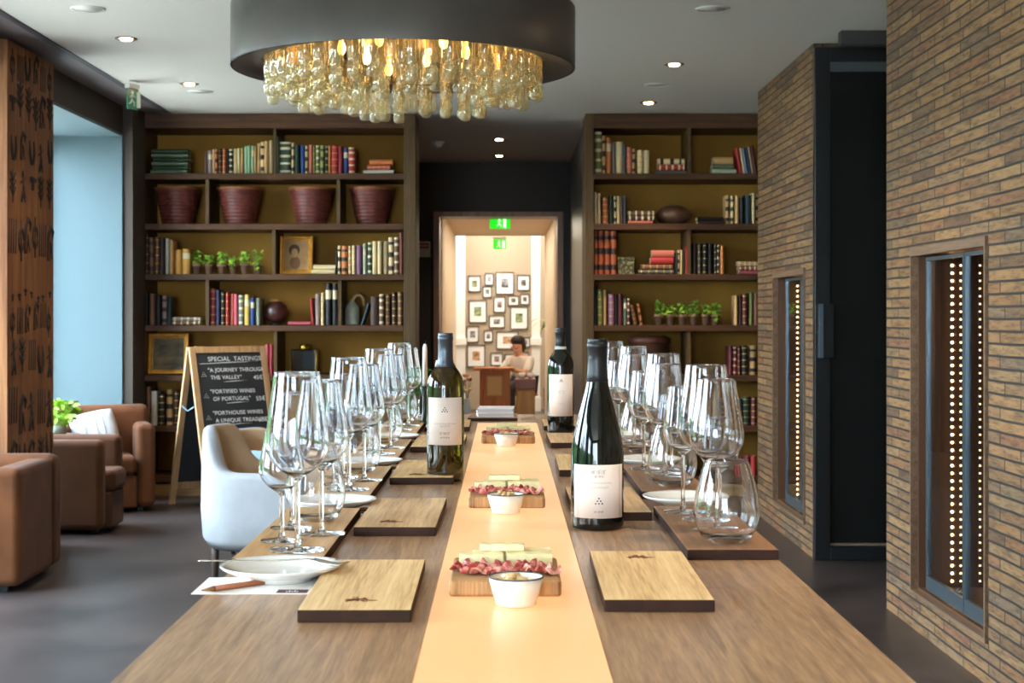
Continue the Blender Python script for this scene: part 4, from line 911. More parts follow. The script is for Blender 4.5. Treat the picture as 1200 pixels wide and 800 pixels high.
# ------------------------------------------------------------------ things at the far end of the table
t = thing('menu_stack', 'two white folded menus stacked at the far end of the table', 'menus', (0, 0, 0))
bpy.data.objects.remove(t)
slab('wooden_tray', 'dark wooden tray under the white menus at the table end', 'tray', X(549, 4.98), X(606, 4.98), 4.86, 5.1, TRAYM[1], .010)
for k in range(2):
    o = thing('menu', 'white folded menu, %s of the pair at the table end' % ('upper' if k else 'lower'), 'menu', (X(580, 4.95) + .004 * k, 4.97, TZ + .011 + .0135 * k), R(3 - 5 * k), 'folded menus')
    bx('cover', PAPER, (-.058, .058, -.08, .08, 0, .0022), o); bx('cover', PAPER, (-.058, .058, -.08, .08, .0108, .013), o); bx('pages', plain('menu_pages', (206, 204, 210), .8), (-.0565, .056, -.078, .078, .0023, .0107), o)
for k, (px_, yy, pt) in enumerate([(498, 4.62, 402), (512.5, 4.9, 421)]):
    xx = X(px_, yy); zt_ = Z(pt, yy); zb_ = zt_ - .128
    t = thing('candlestick', ['dark green candlestick with a white candle beside the olive bottle', 'dark candlestick hidden behind the olive bottle neck'][k], 'candle holder', (xx, yy, TZ + .0003))
    hh = zb_ - TZ
    bm = bmesh.new(); lathe(bm, [(0, 0), (.034, 0), (.036, .006), (.026, .012), (.010, .02), (.007, hh * .5), (.010, hh * .8), (.014, hh - .012), (.015, hh), (.009, hh), (.009, hh - .012), (0, hh - .012)], 28); mk('holder', bm, plain('dark_green_glaze', (38, 48, 40), .25), t)
    c_ = thing('candle', ['white taper candle standing in the green candlestick', 'white taper candle seen just behind the olive bottle neck'][k], 'candle', (xx, yy, TZ + hh - .0115))
    bm = bmesh.new(); lathe(bm, [(0, 0), (.0082, 0), (.0066, .125), (.004, .136), (0, .138)], 20); mk('wax', bm, plain('candle_wax', (240, 238, 232), .4), c_)
    bm = bmesh.new(); tube(bm, [(0, 0, .136), (.001, 0, .142), (.002, 0, .147)], .0007, 5); mk('wick', bm, BLACKM, c_)
t = thing('table_posy', 'small green leafy posy in a glass among the window-side glasses', 'plant', (-.30, 4.88, TZ + .0003))
bm = bmesh.new(); lathe(bm, [(0, 0), (.03, 0), (.033, .004), (.028, .05), (.034, .085), (.032, .085), (.026, .05), (.03, .006), (0, .004)], 24); mk('vase', bm, thin_glass('vase_glass'), t)
bm = bmesh.new()
for q in range(9): a = q * .7; tube(bm, [(0, 0, .006), (.012 * math.cos(a), .012 * math.sin(a), .07), (.04 * math.cos(a), .04 * math.sin(a), .12)], .0012, 4)
leaves(bm, 90, 0, 0, .08, .09, .06, .034); mk('foliage', bm, LEAF2, t, fix=False)
# ------------------------------------------------------------------ chandelier
YC = 6.5; kc = YC / F
cx = X(473.5, YC); zb = Z(81, YC); zt = Z(12, YC); RO = 200.5 * kc
t = thing('chandelier', 'large round dark metal drum chandelier hung with glass tubes', 'chandelier', (cx, YC, zb))
DR = plain('blackened_steel', (92, 88, 84), .42, metal=.55, noise=.12, nscale=3)
bm = bmesh.new(); H = zt - zb; lathe(bm, [(RO, 0), (RO, H), (RO - .008, H), (RO - .008, .006)], 96); mk('drum', bm, DR, t)
bm = bmesh.new(); lathe(bm, [(RO - .009, .0), (RO - .009, .008), (RO - .125, .03), (RO - .125, .022), (RO - .009, .0)], 96); mk('soffit_ring', bm, plain('drum_underside', (70, 62, 60), .5, metal=.3), t)
bm = bmesh.new(); lathe(bm, [(0, .125), (RO - .12, .125), (RO - .12, .135), (0, .135)], 64); mk('ceiling_plate', bm, plain('brass_plate', (150, 124, 80), .4, metal=.6), t)
bm = bmesh.new()
for k in range(3):
    a = k * 2 * math.pi / 3 + .5; tube(bm, [(.5 * math.cos(a), .5 * math.sin(a), .08), (.5 * math.cos(a), .5 * math.sin(a), ZC - zb - .02)], .009, 8)
mk('suspension_rods', bm, BLACKM, t)
bm = bmesh.new(); lathe(bm, [(0, ZC - zb - .03), (.56, ZC - zb - .03), (.56, ZC - zb - .001), (0, ZC - zb - .001)], 48); mk('ceiling_rose', bm, BLACKM, t)
TUBE = thin_glass('amber_tube_glass', (250, 244, 224), 1.5, .02, 2.2, .2, (232, 224, 188)); BULBG = real_glass('bulb_end_glass', (246, 236, 208), .02, 1.45)
def tube_mesh(L, r):
    bm = bmesh.new(); lathe(bm, [(r * .8, 0), (r, -.006), (r, -L * .66), (r * .72, -L * .71), (r, -L * .76), (r, -L + r * .5), (r * .7, -L + r * .12), (0, -L)], 14)
    me = bpy.data.meshes.new('glass_tube'); bm.to_mesh(me); bm.free(); me.materials.append(TUBE); return me
tm = [tube_mesh(.215, .025), tube_mesh(.23, .025), tube_mesh(.255, .025), tube_mesh(.275, .025), tube_mesh(.295, .025)]
R1 = 162 * kc
for n, rr, ms in ((46, R1 - .022, (0, 1, 2)), (32, R1 - .11, (2, 3, 1)), (22, R1 - .21, (3, 4, 2))):
    for k in range(n):
        a = 2 * math.pi * k / n + rr * 3
        o = bpy.data.objects.new('glass_tube', tm[ms[(k * 2 + k // 3) % 3]]); C.objects.link(o); o.parent = t; o.location = (rr * math.cos(a), rr * math.sin(a), .110)
        bmb = None
BM = emis('warm_bulb', (255, 204, 136), 14)
bmm = bmesh.new(); ell(bmm, (0, 0, -.045), (.018, .018, .028), 12, 8); tube(bmm, [(0, 0, 0), (0, 0, -.02)], .010, 8); me = bpy.data.meshes.new('bulb'); bmm.to_mesh(me); bmm.free(); me.materials.append(BM)
for k in range(12):
    a = 2 * math.pi * k / 12 + .2; rr = R1 - .065 if k % 2 else R1 - .32
    o = bpy.data.objects.new('bulb', me); C.objects.link(o); o.parent = t; o.location = (rr * math.cos(a), rr * math.sin(a), .124)

# ------------------------------------------------------------------ ceiling fittings
RINGM = plain('fitting_bronze', (90, 74, 62), .4, metal=.4); BL = emis('downlight_lamp', (255, 214, 160), 30)
def downlight(x, y, label, z=ZC, power=26):
    t = thing('downlight', label, 'ceiling light', (x, y, z), 0, 'recessed downlights')
    bm = bmesh.new(); lathe(bm, [(.045, -.0005), (.062, -.0005), (.06, -.006), (.045, -.004)], 28); mk('trim_ring', bm, RINGM, t)
    bm = bmesh.new(); lathe(bm, [(0, -.003), (.032, -.003), (.03, -.010), (0, -.012)], 20); mk('lamp', bm, BL, t)
    l = bpy.data.lights.new('downlight_beam', 'SPOT'); l.energy = power; l.color = (1, .80, .56); l.spot_size = R(95); l.spot_blend = .9; l.shadow_soft_size = .04
    o = bpy.data.objects.new('downlight_beam', l); C.objects.link(o); o.parent = t; o.location = (0, 0, -.02)
def cp(px, py): Y = F * (ZC - EYE) / (CY - py); return X(px, Y), Y
for px, py, lab in [(148, 45, 'small glowing recessed downlight in the ceiling by the window beam'), (222, 98, 'small glowing recessed downlight in front of the window-side bookcase'), (790, 75, 'small glowing downlight in the ceiling near the brick walls'), (760, 120, 'small glowing downlight in front of the brick-side bookcase'),
                    (585, 163, 'small glowing downlight over the passage, nearer of two'), (585, 182, 'small glowing downlight over the passage, farther of two')]:
    x, y = cp(px, py); downlight(x, y, lab, power=80 if px in (222, 760) else 40)
for y_ in (6.3, 4.2, 2.1, 0.0):  # unseen downlights added above the frame for a warm wash
    downlight(1.05, y_, 'added unseen downlight above the brick side of the table, %s metres along' % ('six' if y_ > 6 else 'four' if y_ > 4 else 'two' if y_ > 1 else 'zero'), power=60); downlight(-2.1, y_, 'added unseen downlight on the window side of the ceiling, %s metres along' % ('six' if y_ > 6 else 'four' if y_ > 4 else 'two' if y_ > 1 else 'zero'), power=45)
def disc(x, y, r, name, label, cat, z=ZC):
    t = thing(name, label, cat, (x, y, z), 0, 'round ceiling grilles')
    bm = bmesh.new(); lathe(bm, [(r * .86, -.0006), (r, -.0006), (r * .98, -.006), (r * .86, -.005)], 36); mk('rim', bm, WHITE, t)
    bm = bmesh.new(); lathe(bm, [(0, -.002), (r * .85, -.002), (r * .85, -.0008), (0, -.0008)], 30); mk('mesh_disc', bm, CEIL, t)
for px, py, lab in [(103, 10, 'round flush ceiling speaker near the window beam, closer to camera'), (235, 107, 'round flush ceiling speaker in front of window-side bookcase'), (835, 10, 'round flush ceiling speaker above the brick side'), (770, 99, 'round flush ceiling speaker near the brick-side bookcase')]:
    x, y = cp(px, py); disc(x, y, .088, 'ceiling_speaker', lab, 'speaker')
x, y = cp(513, 166)
t = thing('smoke_detector', 'small white domed smoke detector on the passage ceiling', 'smoke detector', (x, y, ZC))
bm = bmesh.new(); lathe(bm, [(0, -.0005), (.06, -.0005), (.06, -.015), (0, -.015)], 24); mk('base', bm, WHITE, t)
bm = bmesh.new(); lathe(bm, [(0, -.0152), (.045, -.0152), (.036, -.045), (.02, -.055), (0, -.056)], 24); mk('dome', bm, WHITE, t)
def exit_sign(px, y, wpx, ytop, ybot, label, lit, zc, rz=0):
    k = y / F; w_ = wpx * k; z1, z0 = Z(ytop, y), Z(ybot, y)
    t = thing('exit_sign', label, 'exit sign', (X(px, y), y, z0), rz)
    g = emis('exit_green', (20, 190, 20), 1.0) if lit else plain('exit_green_unlit', (60, 130, 100), .3)
    bm = bmesh.new(); box(bm, -w_ / 2, w_ / 2, -.006, .006, 0, z1 - z0); pn = mk('sign_panel', bm, g, t, bevel=.001)
    wh = emis('exit_white', (200, 255, 190), 1.0) if lit else plain('exit_white_unlit', (220, 235, 225), .4)
    bm = bmesh.new(); h = z1 - z0; u = h / 10; f = -.0075
    # running figure, arrow and doorway pictogram
    ell(bm, (-.5 * u, f, 8 * u), (.9 * u, .001, .9 * u), 10, 6)
    for a, b, r in (((-.6, 7), (-1.0, 4.4), .55), ((-1, 4.4), (.8, 3.2), .5), ((.8, 3.2), (.6, 1.4), .45), ((-1, 4.4), (-1.8, 2.8), .5), ((-1.8, 2.8), (-3.2, 2.4), .4), ((-.6, 6.8), (1.2, 6.0), .35), ((-.6, 6.8), (-2.4, 5.6), .35)):
        tube(bm, [(a[0] * u, f, a[1] * u), (b[0] * u, f, b[1] * u)], r * u * .8, 5)
    box(bm, 2.6 * u, 5.2 * u, f - .0008, f + .001, 1 * u, 8.6 * u)
    mk('pictogram', bm, wh, pn)
    bm = bmesh.new(); box(bm, -w_ / 2, w_ / 2, -.02, .02, h + .0005, h + .03); mk('housing', bm, WHITE, t)
    if zc - (z0 + h + .03) > .003:
        bm = bmesh.new()
        for s_ in (-1, 1): tube(bm, [(s_ * w_ * .3, 0, h + .03), (s_ * w_ * .3, 0, zc - z0 - .0005)], .003, 6)
        mk('hanger', bm, WHITE, t)
exit_sign(586, 16.3, 24, 254, 268, 'glowing green exit sign hanging just inside the far doorway', True, CZ)
exit_sign(585.5, 20.3, 15, 280.5, 292, 'smaller glowing green exit sign hanging deeper in the corridor', True, CZ)
exit_sign(155, 10.2, 18, 104, 128, 'unlit emergency exit sign hanging from the ceiling by the window wall', False, ZC, R(62))

# ------------------------------------------------------------------ carved panel by the windows
yp0, yp1 = 8.451, 9.315
CW = wood('carved_timber', (104, 66, 42), (150, 102, 66), .7, 'Z', .5, .2, spec=.2)
t = thing('carved_panel', 'tall brown timber panel carved with dark plant and letter-like shapes', 'carving', (XL, 0, 0))
bx('board', CW, (-.055, .045, yp0, yp1, .001, ZC - .03), t, .003); bpy.context.view_layer.update()
t.location = (XL + .056, 0, 0)
bm = bmesh.new(); rnd = random.Random(4)
def sy(px): Y_ = F * (-(XL + .101)) / (592 - px); return Y_
def g(cy0, cz, s, kind):
    xx = .0445
    def T(pts, r=.010): tube(bm, [(xx, cy0 + u * s, cz + v * s) for u, v in pts], [r * s * 9 * q for q in ([.5] + [1] * (len(pts) - 2) + [.5])] if len(pts) > 2 else r * s * 9, 6)
    if kind == 'leaf':
        T([(0, -.9), (0, .9)], .006)
        for q in (-.5, -.1, .3): T([(0, q), (.45, q + .45)], .008); T([(0, q), (-.45, q + .45)], .008)
    elif kind == 'man':
        T([(0, .3), (0, -.2), (.35, -.9)], .013); T([(0, -.2), (-.3, -.9)], .011); T([(-.5, .1), (0, .3), (.5, .5)], .010); ell(bm, (xx, cy0, cz + .62 * s), (.006, .19 * s, .26 * s), 8, 6)
    elif kind == 'loop':
        T([(.35 * math.cos(a), .55 * math.sin(a)) for a in [i * math.pi / 6 for i in range(13)]], .009); T([(0, -1), (0, 1)], .006)
    elif kind == 'u':
        T([(-.4, .8), (-.42, 0), (-.15, -.6), (.2, -.6), (.42, 0), (.4, .8)], .014)
    elif kind == 'bars':
        for q in (-.5, -.17, .17, .5): T([(q, -.8), (q + .08, .8)], .005)
    elif kind == 'hook':
        T([(-.4, -.9), (-.35, .3), (0, .8), (.4, .6), (.42, .2)], .013); T([(-.1, -.9), (0, 0), (.35, -.8)], .010)
    elif kind == 'tri':
        T([(-.4, .3), (.4, .3)], .02); T([(0, .3), (0, -.3)], .014)
kinds = ['loop', 'bars', 'leaf', 'man', 'u', 'hook', 'tri']
rows = [(2.80, .11, ['loop', 'bars', 'u', 'hook', 'bars', 'loop']), (2.58, .13, ['tri', 'leaf', 'leaf', 'leaf', 'hook', 'leaf']), (2.34, .11, ['u', 'hook', 'u', 'man', 'u']), (2.12, .12, ['leaf', 'man', 'tri', 'leaf', 'leaf']), (1.84, .14, ['bars', 'loop', 'hook', 'loop', 'bars', 'hook']),
        (1.50, .06, ['tri'] * 7), (1.36, .11, ['loop', 'bars', 'hook', 'hook', 'bars', 'loop']), (1.14, .13, ['man', 'leaf', 'bars', 'u', 'man']), (.86, .15, ['bars', 'hook', 'man', 'bars', 'man']), (.60, .13, ['hook', 'u', 'hook', 'leaf', 'u']), (.32, .15, ['man', 'bars', 'hook', 'man', 'loop'])]
for z_, s_, ks in rows:
    n = len(ks)
    for j, kk in enumerate(ks): g(yp0 + .09 + (yp1 - yp0 - .18) * (j + .0) / (n - 1) + rnd.uniform(-.015, .015), z_ + rnd.uniform(-.03, .03), s_ * .85, kk)
mk('carved_relief', bm, plain('charred_carving', (44, 28, 20), .8), t)

# ------------------------------------------------------------------ seating by the windows
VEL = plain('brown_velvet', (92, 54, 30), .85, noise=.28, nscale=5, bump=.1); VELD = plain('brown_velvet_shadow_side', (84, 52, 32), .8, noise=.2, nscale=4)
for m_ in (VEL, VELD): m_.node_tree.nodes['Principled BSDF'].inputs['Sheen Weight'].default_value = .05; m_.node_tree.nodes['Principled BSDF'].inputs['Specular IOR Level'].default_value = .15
def tub(label, loc, rz, w_, d_, arm, back, seat, mt=VEL, at=.16, bt=.17):
    t = thing('armchair', label, 'armchair', loc, rz, 'brown velvet armchairs')
    bx('seat_base', mt, (-w_ / 2 + at + .002, w_ / 2 - at - .002, -d_ / 2 + .0, d_ / 2 - bt - .002, .03, seat - .14), t, .02, 3)
    bx('seat_cushion', mt, (-w_ / 2 + at + .004, w_ / 2 - at - .004, -d_ / 2 - .02, d_ / 2 - bt - .004, seat - .138, seat), t, .04, 4)
    for s in (-1, 1): bx('arm', mt, (min(s * w_ / 2, s * (w_ / 2 - at)), max(s * w_ / 2, s * (w_ / 2 - at)), -d_ / 2 + .03, d_ / 2 - bt - .001, .03, arm), t, .045, 4)
    bx('backrest', mt, (-w_ / 2, w_ / 2, d_ / 2 - bt, d_ / 2, .03, back), t, .06, 5)
    for sx in (-1, 1):
        for sy_ in (-1, 1): bx('leg', BLACKM, (sx * (w_ / 2 - .1) - .02, sx * (w_ / 2 - .1) + .02, sy_ * (d_ / 2 - .1) - .02, sy_ * (d_ / 2 - .1) + .02, 0, .029), t)
    return t
tub('brown velvet armchair cut off by the picture edge, in front of the carved panel', (-2.80, 8.02, 0), 0, .76, .78, .625, .64, .41)
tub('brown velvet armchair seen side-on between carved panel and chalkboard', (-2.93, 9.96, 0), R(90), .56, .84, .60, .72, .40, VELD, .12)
tub('brown velvet armchair against the blue-grey wall with a pale cushion on it', (-2.88, 10.97, 0), R(20), .70, .50, .62, .74, .40, VEL, .13, .14)
t = thing('cushion', 'pale grey striped cushion leaning in the far armchair', 'cushion', (-2.92, 10.93, .56)); t.rotation_euler = (R(-20), R(-12), R(20))
bm = bmesh.new(); N = 10; g_ = {}
for sgn in (1, -1):
    for i in range(N + 1):
        for j in range(N + 1):
            u, v = i / N * 2 - 1, j / N * 2 - 1; e_ = (1 - u ** 4) * (1 - v ** 4)
            if sgn < 0 and (i in (0, N) or j in (0, N)): g_[(sgn, i, j)] = g_[(1, i, j)]; continue
            g_[(sgn, i, j)] = bm.verts.new((u * .16 * (1 - .06 * v * v), sgn * .05 * e_ ** .6, v * .15 * (1 - .06 * u * u)))
    for i in range(N):
        for j in range(N): bm.faces.new((g_[(sgn, i, j)], g_[(sgn, i + 1, j)], g_[(sgn, i + 1, j + 1)], g_[(sgn, i, j + 1)])).smooth = True
mk('cushion_cover', bm, plain('striped_linen', (186, 184, 186), .85, noise=.1, nscale=12), t)
bm = bmesh.new()
for u in (-.06, .02, .07): tube(bm, [(u, -.0515 if abs(u) < .03 else -.0495, -.10), (u, -.0535, 0), (u, -.0495, .10)], .002, 4)
mk('stripe', bm, plain('stripe_grey', (128, 128, 136), .85), t)
t = thing('side_table', 'small round side table between the armchairs holding a plant', 'side table', (-3.02, 10.43, 0))
bm = bmesh.new(); lathe(bm, [(0, .56), (.13, .56), (.13, .58), (0, .58)], 36); mk('table_top', bm, wood('side_table_wood', (104, 74, 52), (138, 102, 72), .5, 'X'), t)
bm = bmesh.new(); lathe(bm, [(0, .02), (.022, .02), (.022, .559), (0, .559)], 16); mk('stem', bm, BLACKM, t); bm = bmesh.new(); lathe(bm, [(0, 0), (.12, 0), (.12, .012), (0, .0199)], 28); mk('base', bm, BLACKM, t)
t = thing('potted_plant', 'bushy bright green plant in a pale pot by the armchairs', 'plant', (-3.03, 10.43, .5805))
bm = bmesh.new(); lathe(bm, [(0, 0), (.045, 0), (.055, .05), (.058, .085), (.052, .085), (.048, .06), (0, .06)], 24); mk('pot', bm, plain('pale_pot', (176, 180, 176), .35), t)
bm = bmesh.new()
for q in range(9): a = q * .75; tube(bm, [(0, 0, .06), (.04 * math.cos(a), .04 * math.sin(a), .12), (.10 * math.cos(a), .08 * math.sin(a), .17)], .003, 4)
leaves(bm, 150, 0, 0, .07, .16, .13, .062); mk('foliage', bm, LEAF, t, fix=False)
t = thing('napkin', 'folded white napkin on the small side table', 'napkin', (-3.09, 10.36, .5805)); bx('fold', WHITE, (-.04, .04, -.03, .03, 0, .008), t, .002); bx('fold', WHITE, (-.036, .04, -.028, .03, .0082, .018), t, .002)

# slipcovered chairs
LIN = plain('white_linen', (150, 151, 154), .85, noise=.08, nscale=7, bump=.25); LINW = plain('cream_warm_lit_linen', (196, 168, 138), .85, noise=.08, nscale=7)  # LINW: warm light inside the covers put into the cloth colour
BLIN = plain('blue_grey_linen', (120, 142, 160), .85, noise=.1, nscale=7, bump=.2)
def slip(label, loc, rz, mt, mt2, back=.83, arm=.61, w_=.60, d_=.60):
    t = thing('slipcovered_chair', label, 'chair', loc, rz)
    # faces -y: back shell curved, open front
    bm = bmesh.new(); th = .09; n = 16; outer = []; inner = []
    path = []
    for q in range(5): path.append((w_ / 2, -d_ / 2 + d_ * .5 * q / 4, 0))
    for i in range(1, n):
        a = math.pi * i / n; path.append((w_ / 2 * math.cos(a), d_ * .5 * math.sin(a), max(0, math.sin(a)) ** 1.6))
    for q in range(4, -1, -1): path.append((-w_ / 2, -d_ / 2 + d_ * .5 * q / 4, 0))
    for x_, y_, s_ in path:
        s_ = min(1, (s_ ** 1.7) * 1.7); s_ = s_ * s_ * (3 - 2 * s_)
        h = arm + (back - arm) * s_
        L_ = math.hypot(x_, max(0, y_)) or 1; k_ = th / (w_ / 2)
        outer.append((x_, y_, h)); inner.append((x_ * (1 - k_), y_ * (1 - k_) if y_ > 0 else y_, h))
    cols = []
    for o_, i_ in zip(outer, inner):
        fl = 1.045
        pts = [(o_[0] * fl, o_[1] * fl, .205), (o_[0], o_[1], arm - .02), (o_[0], o_[1], o_[2] - .03), ((o_[0] * .8 + i_[0] * .2), (o_[1] * .8 + i_[1] * .2), o_[2]), ((o_[0] * .2 + i_[0] * .8), (o_[1] * .2 + i_[1] * .8), o_[2]), (i_[0], i_[1], i_[2] - .03), (i_[0], i_[1], .44), (i_[0], i_[1], .205)]
        cols.append([bm.verts.new(p) for p in pts])
    for A, B in zip(cols, cols[1:]):
        for k in range(8): f = bm.faces.new((A[k], A[(k + 1) % 8], B[(k + 1) % 8], B[k])); f.smooth = True; f.material_index = 1 if k in (4, 5) else 0
    bm.faces.new(cols[0]); bm.faces.new(cols[-1])
    o = mk('back_cover', bm, [mt, mt2], t); o.modifiers.new('smooth', 'SUBSURF').render_levels = 1
    bx('seat', mt2, (-w_ / 2 + th + .004, w_ / 2 - th - .004, -d_ / 2, d_ * .52 - th - .03, .33, .45), t, .03, 3)
    bm = bmesh.new(); rnd = random.Random(3); n = 24; A = []; B = []
    for i in range(n + 1): x_ = -w_ / 2 + .0 + w_ * i / n; A.append(bm.verts.new((x_, -d_ / 2 - .0 + .006 * math.sin(i * 1.3), .205))); B.append(bm.verts.new((x_, -d_ / 2 - .004, .43 if abs(x_) < w_ / 2 - th else .5)))
    for i in range(n): bm.faces.new((A[i], A[i + 1], B[i + 1], B[i])).smooth = True
    o = mk('skirt', bm, mt, t, fix=False); o.modifiers.new('thickness', 'SOLIDIFY').thickness = .006
    for sx in (-1, 1):
        for sy_ in (-1, 1):
            bm = bmesh.new(); x_, y_ = sx * (w_ / 2 - (.06 if sy_ < 0 else .13)), (-d_ / 2 + .05 if sy_ < 0 else d_ * .30)
            tube(bm, [(x_, y_, .0), (x_, y_, .325)], [.016, .024], 4); mk('leg', bm, wood('chair_leg_dark', (52, 40, 34), (78, 60, 48), .5, 'Z'), t)
    return t
slip('white linen slipcovered chair in front of the chalkboard', (X(306, 7.85), 7.85, 0), R(78), LIN, LINW)
slip('blue-grey slipcovered tub chair half hidden behind the white chair', (X(322, 8.95), 9.0, 0), R(60), BLIN, LINW, .72, .62)

# ------------------------------------------------------------------ chalkboard A-frame
SW = wood('sign_frame_oak', (150, 112, 78), (196, 156, 112), .5, 'Z'); CB = plain('chalkboard_black', (34, 36, 40), .75, noise=.12, nscale=5)
YA = 11.0; rz = R(35); al = X(220, YA); zt = Z(407, YA)
t = thing('chalkboard_sign', 'wooden A-frame chalkboard listing special tastings and prices', 'sign', (al, YA, 0), rz)
W = .60; SP = .33; ang = math.atan2(SP, zt)
def leafp(sgn, front):
    o = bpy.data.objects.new('front_leaf' if front else 'rear_leaf', None); C.objects.link(o); return o
LL = math.hypot(SP, zt)
for sgn, nm in ((-1, 'front_panel'), (1, 'rear_panel')):
    bm = bmesh.new(); f = .045
    b0 = .12
    box(bm, 0, f, -.012, .012, -LL, 0); box(bm, W - f, W, -.012, .012, -LL, 0); box(bm, f, W - f, -.012, .012, -f, 0); box(bm, f, W - f, -.012, .012, -LL + b0, -LL + b0 + .05)
    o = mk(nm, bm, SW, t, bevel=.002); o.location = (0, sgn * .014, zt); o.rotation_euler = (sgn * ang, 0, 0)
    bm = bmesh.new(); box(bm, f, W - f, -.005, .005, -LL + b0 + .052, -f - .002); bd = mk('writing_surface', bm, CB, o)
    if sgn < 0:
        ck = emis('chalk_dummy', (0, 0, 0), 0) if 0 else plain('white_chalk', (214, 214, 212), .9)
        def txt(s, x, z, size, rot=0):
            c = bpy.data.curves.new('chalk_lettering', 'FONT'); c.body = s; c.size = size; c.extrude = .0005; c.materials.append(ck); c.space_character = 1.05; c.offset = .0003
            q0 = bpy.data.objects.new('chalk_tmp', c); C.objects.link(q0); bpy.context.view_layer.update(); me_ = bpy.data.meshes.new_from_object(q0.evaluated_get(bpy.context.evaluated_depsgraph_get())); bpy.data.objects.remove(q0); q = bpy.data.objects.new('chalk_lettering', me_); C.objects.link(q); q.parent = bd; q.location = (x, -.0062, z); q.rotation_euler = (R(90), R(rot), 0)
            return q
        def line(x0, x1, z, sl=.006):
            b2 = bmesh.new(); tube(b2, [(x0, -.0062, z), ((x0 + x1) / 2, -.0062, z + sl * .7), (x1, -.0062, z + sl)], [.0012, .0028, .001], 5); mk('chalk_line', b2, ck, bd)
        def tridot(x, z):
            b2 = bmesh.new(); s_ = .013
            for (u, v) in ((0, 2), (-.6, 1), (.6, 1), (-1.2, 0), (0, 0), (1.2, 0)): ell(b2, (x + u * s_, -.0060, z + v * s_), (.0032, .001, .0032), 7, 5)
            mk('chalk_dots', b2, ck, bd)
        txt('SPECIAL  TASTINGS', .135, -.105, .046); line(.065, .53, -.125, .012)
        y_ = -.185
        for a, b, p in (('"A JOURNEY THROUGH', 'THE VALLEY"', '45€'), ('"FORTIFIED WINES', 'OF PORTUGAL"', '55€'), ('"PORTHOUSE WINES', 'A UNIQUE TREASURE"', '60€'), ('"PORT WINES & TRADITION', 'OF THE DOURO REGION"', '65€'), ('"A TASTE OF DOURO', 'TABLE WINES"', '35€')):
            tridot(.090, y_ - .03)
            txt(a, .125, y_, .040); txt(b, .14, y_ - .055, .040); txt(p, .475, y_ - .062, .044); line(.24, .42, y_ - .075); y_ -= .158
bm = bmesh.new(); tube(bm, [(.0, -.11, zt - .42), (.0, 0, zt - .455), (.0, .11, zt - .42)], .004, 6); mk('folding_stay', bm, plain('stay_steel', (150, 190, 210), .3, metal=.6), t)
bm = bmesh.new(); tube(bm, [(.05, 0, zt + .002), (.12, 0, zt + .002)], .006, 8); tube(bm, [(W - .12, 0, zt + .002), (W - .05, 0, zt + .002)], .006, 8); mk('hinge', bm, plain('hinge_brass', (150, 120, 70), .4, metal=.7), t)

# ------------------------------------------------------------------ doorway wall notice
k = YH / F
t = thing('wall_notice', 'small red and white notice on the dark wall beside the doorway', 'sign', (X(486, YH) + .0, YH - .006, Z(301, YH)))
w_ = 18 * k; h_ = 18 * k
bx('notice_board', plain('notice_white', (226, 220, 212), .5), (0, w_, 0, .005, 0, h_), t)
bx('red_band', plain('notice_red', (150, 44, 44), .5), (.012, w_ - .012, -.0015, -.0002, h_ * .55, h_ - .014), t)
bm = bmesh.new()
for q in range(3): box(bm, .02, w_ - .02 - .015 * q, -.0012, -.0002, h_ * (.42 - .13 * q), h_ * (.42 - .13 * q) + .007)
for q in range(5): box(bm, .024 + q * .022, .040 + q * .022, -.0024, -.0016, h_ * .68, h_ * .68 + .018)
mk('printed_lines', bm, plain('notice_ink', (210, 196, 188), .6), t)

# ------------------------------------------------------------------ gallery wall
def pf(x0, x1, y0, y1, idx, label, pal):
    yy = YF - .001; k = yy / F; t = thing('framed_photo', label, 'picture', (X(x0, yy), yy, Z(y1, yy)), 0, 'photographs on the gallery wall')
    w_, h_ = (x1 - x0) * k, (y1 - y0) * k; f = .012
    bm = bmesh.new(); box(bm, 0, f, -.025, 0, 0, h_); box(bm, w_ - f, w_, -.025, 0, 0, h_); box(bm, f, w_ - f, -.025, 0, 0, f); box(bm, f, w_ - f, -.025, 0, h_ - f, h_); mk('frame', bm, plain('photo_frame_dark', (70, 62, 58), .5), t)
    bx('mount', plain('photo_mount', (236, 234, 230), .6), (f, w_ - f, -.012, 0, f, h_ - f), t)
    m, tt, b = newmat('photo_print_%d' % idx); tcn = tt.nodes.new('ShaderNodeTexCoord'); n = tt.nodes.new('ShaderNodeTexNoise'); n.inputs['Scale'].default_value = 11 + idx; tt.links.new(tcn.outputs['Object'], n.inputs[0]); r = tt.nodes.new('ShaderNodeValToRGB'); tt.links.new(n.outputs['Fac'], r.inputs[0]); tt.links.new(r.outputs[0], b.inputs['Base Color'])
    r.color_ramp.elements[0].position = .35; r.color_ramp.elements[1].position = .65; r.color_ramp.elements[0].color = srgb(pal[0]); r.color_ramp.elements[1].color = srgb(pal[1])
    bx('photograph', m, (w_ * .30, w_ * .70, -.014, -.0121, h_ * .30, h_ * .70), t)
pg = ((70, 80, 50), (170, 180, 130)); pb = ((50, 48, 52), (170, 168, 170)); po = ((140, 84, 50), (220, 180, 140))
A4 = 4.707; B5 = 5.714
fr = [(88,157,437,527,0,pg),(180,228,423,490,0,pb),(240,340,417,540,0,pb),(358,427,433,520,0,pb),(168,218,495,558,0,pb),(228,293,552,640,0,((90,50,50),(200,170,160))),(307,367,547,602,0,pb),(375,425,537,598,0,pb),(92,190,572,697,0,pg),(203,290,655,725,0,pb),(320,417,608,733,0,pg),
      (95,178,68,178,1,pb),(212,272,95,175,1,pb),(295,442,103,222,1,po),(455,520,142,210,1,pb),(100,220,193,342,1,po),(257,338,245,333,1,((60,40,44),(190,150,150))),(350,412,255,330,1,pb),(430,512,240,340,1,pb)]
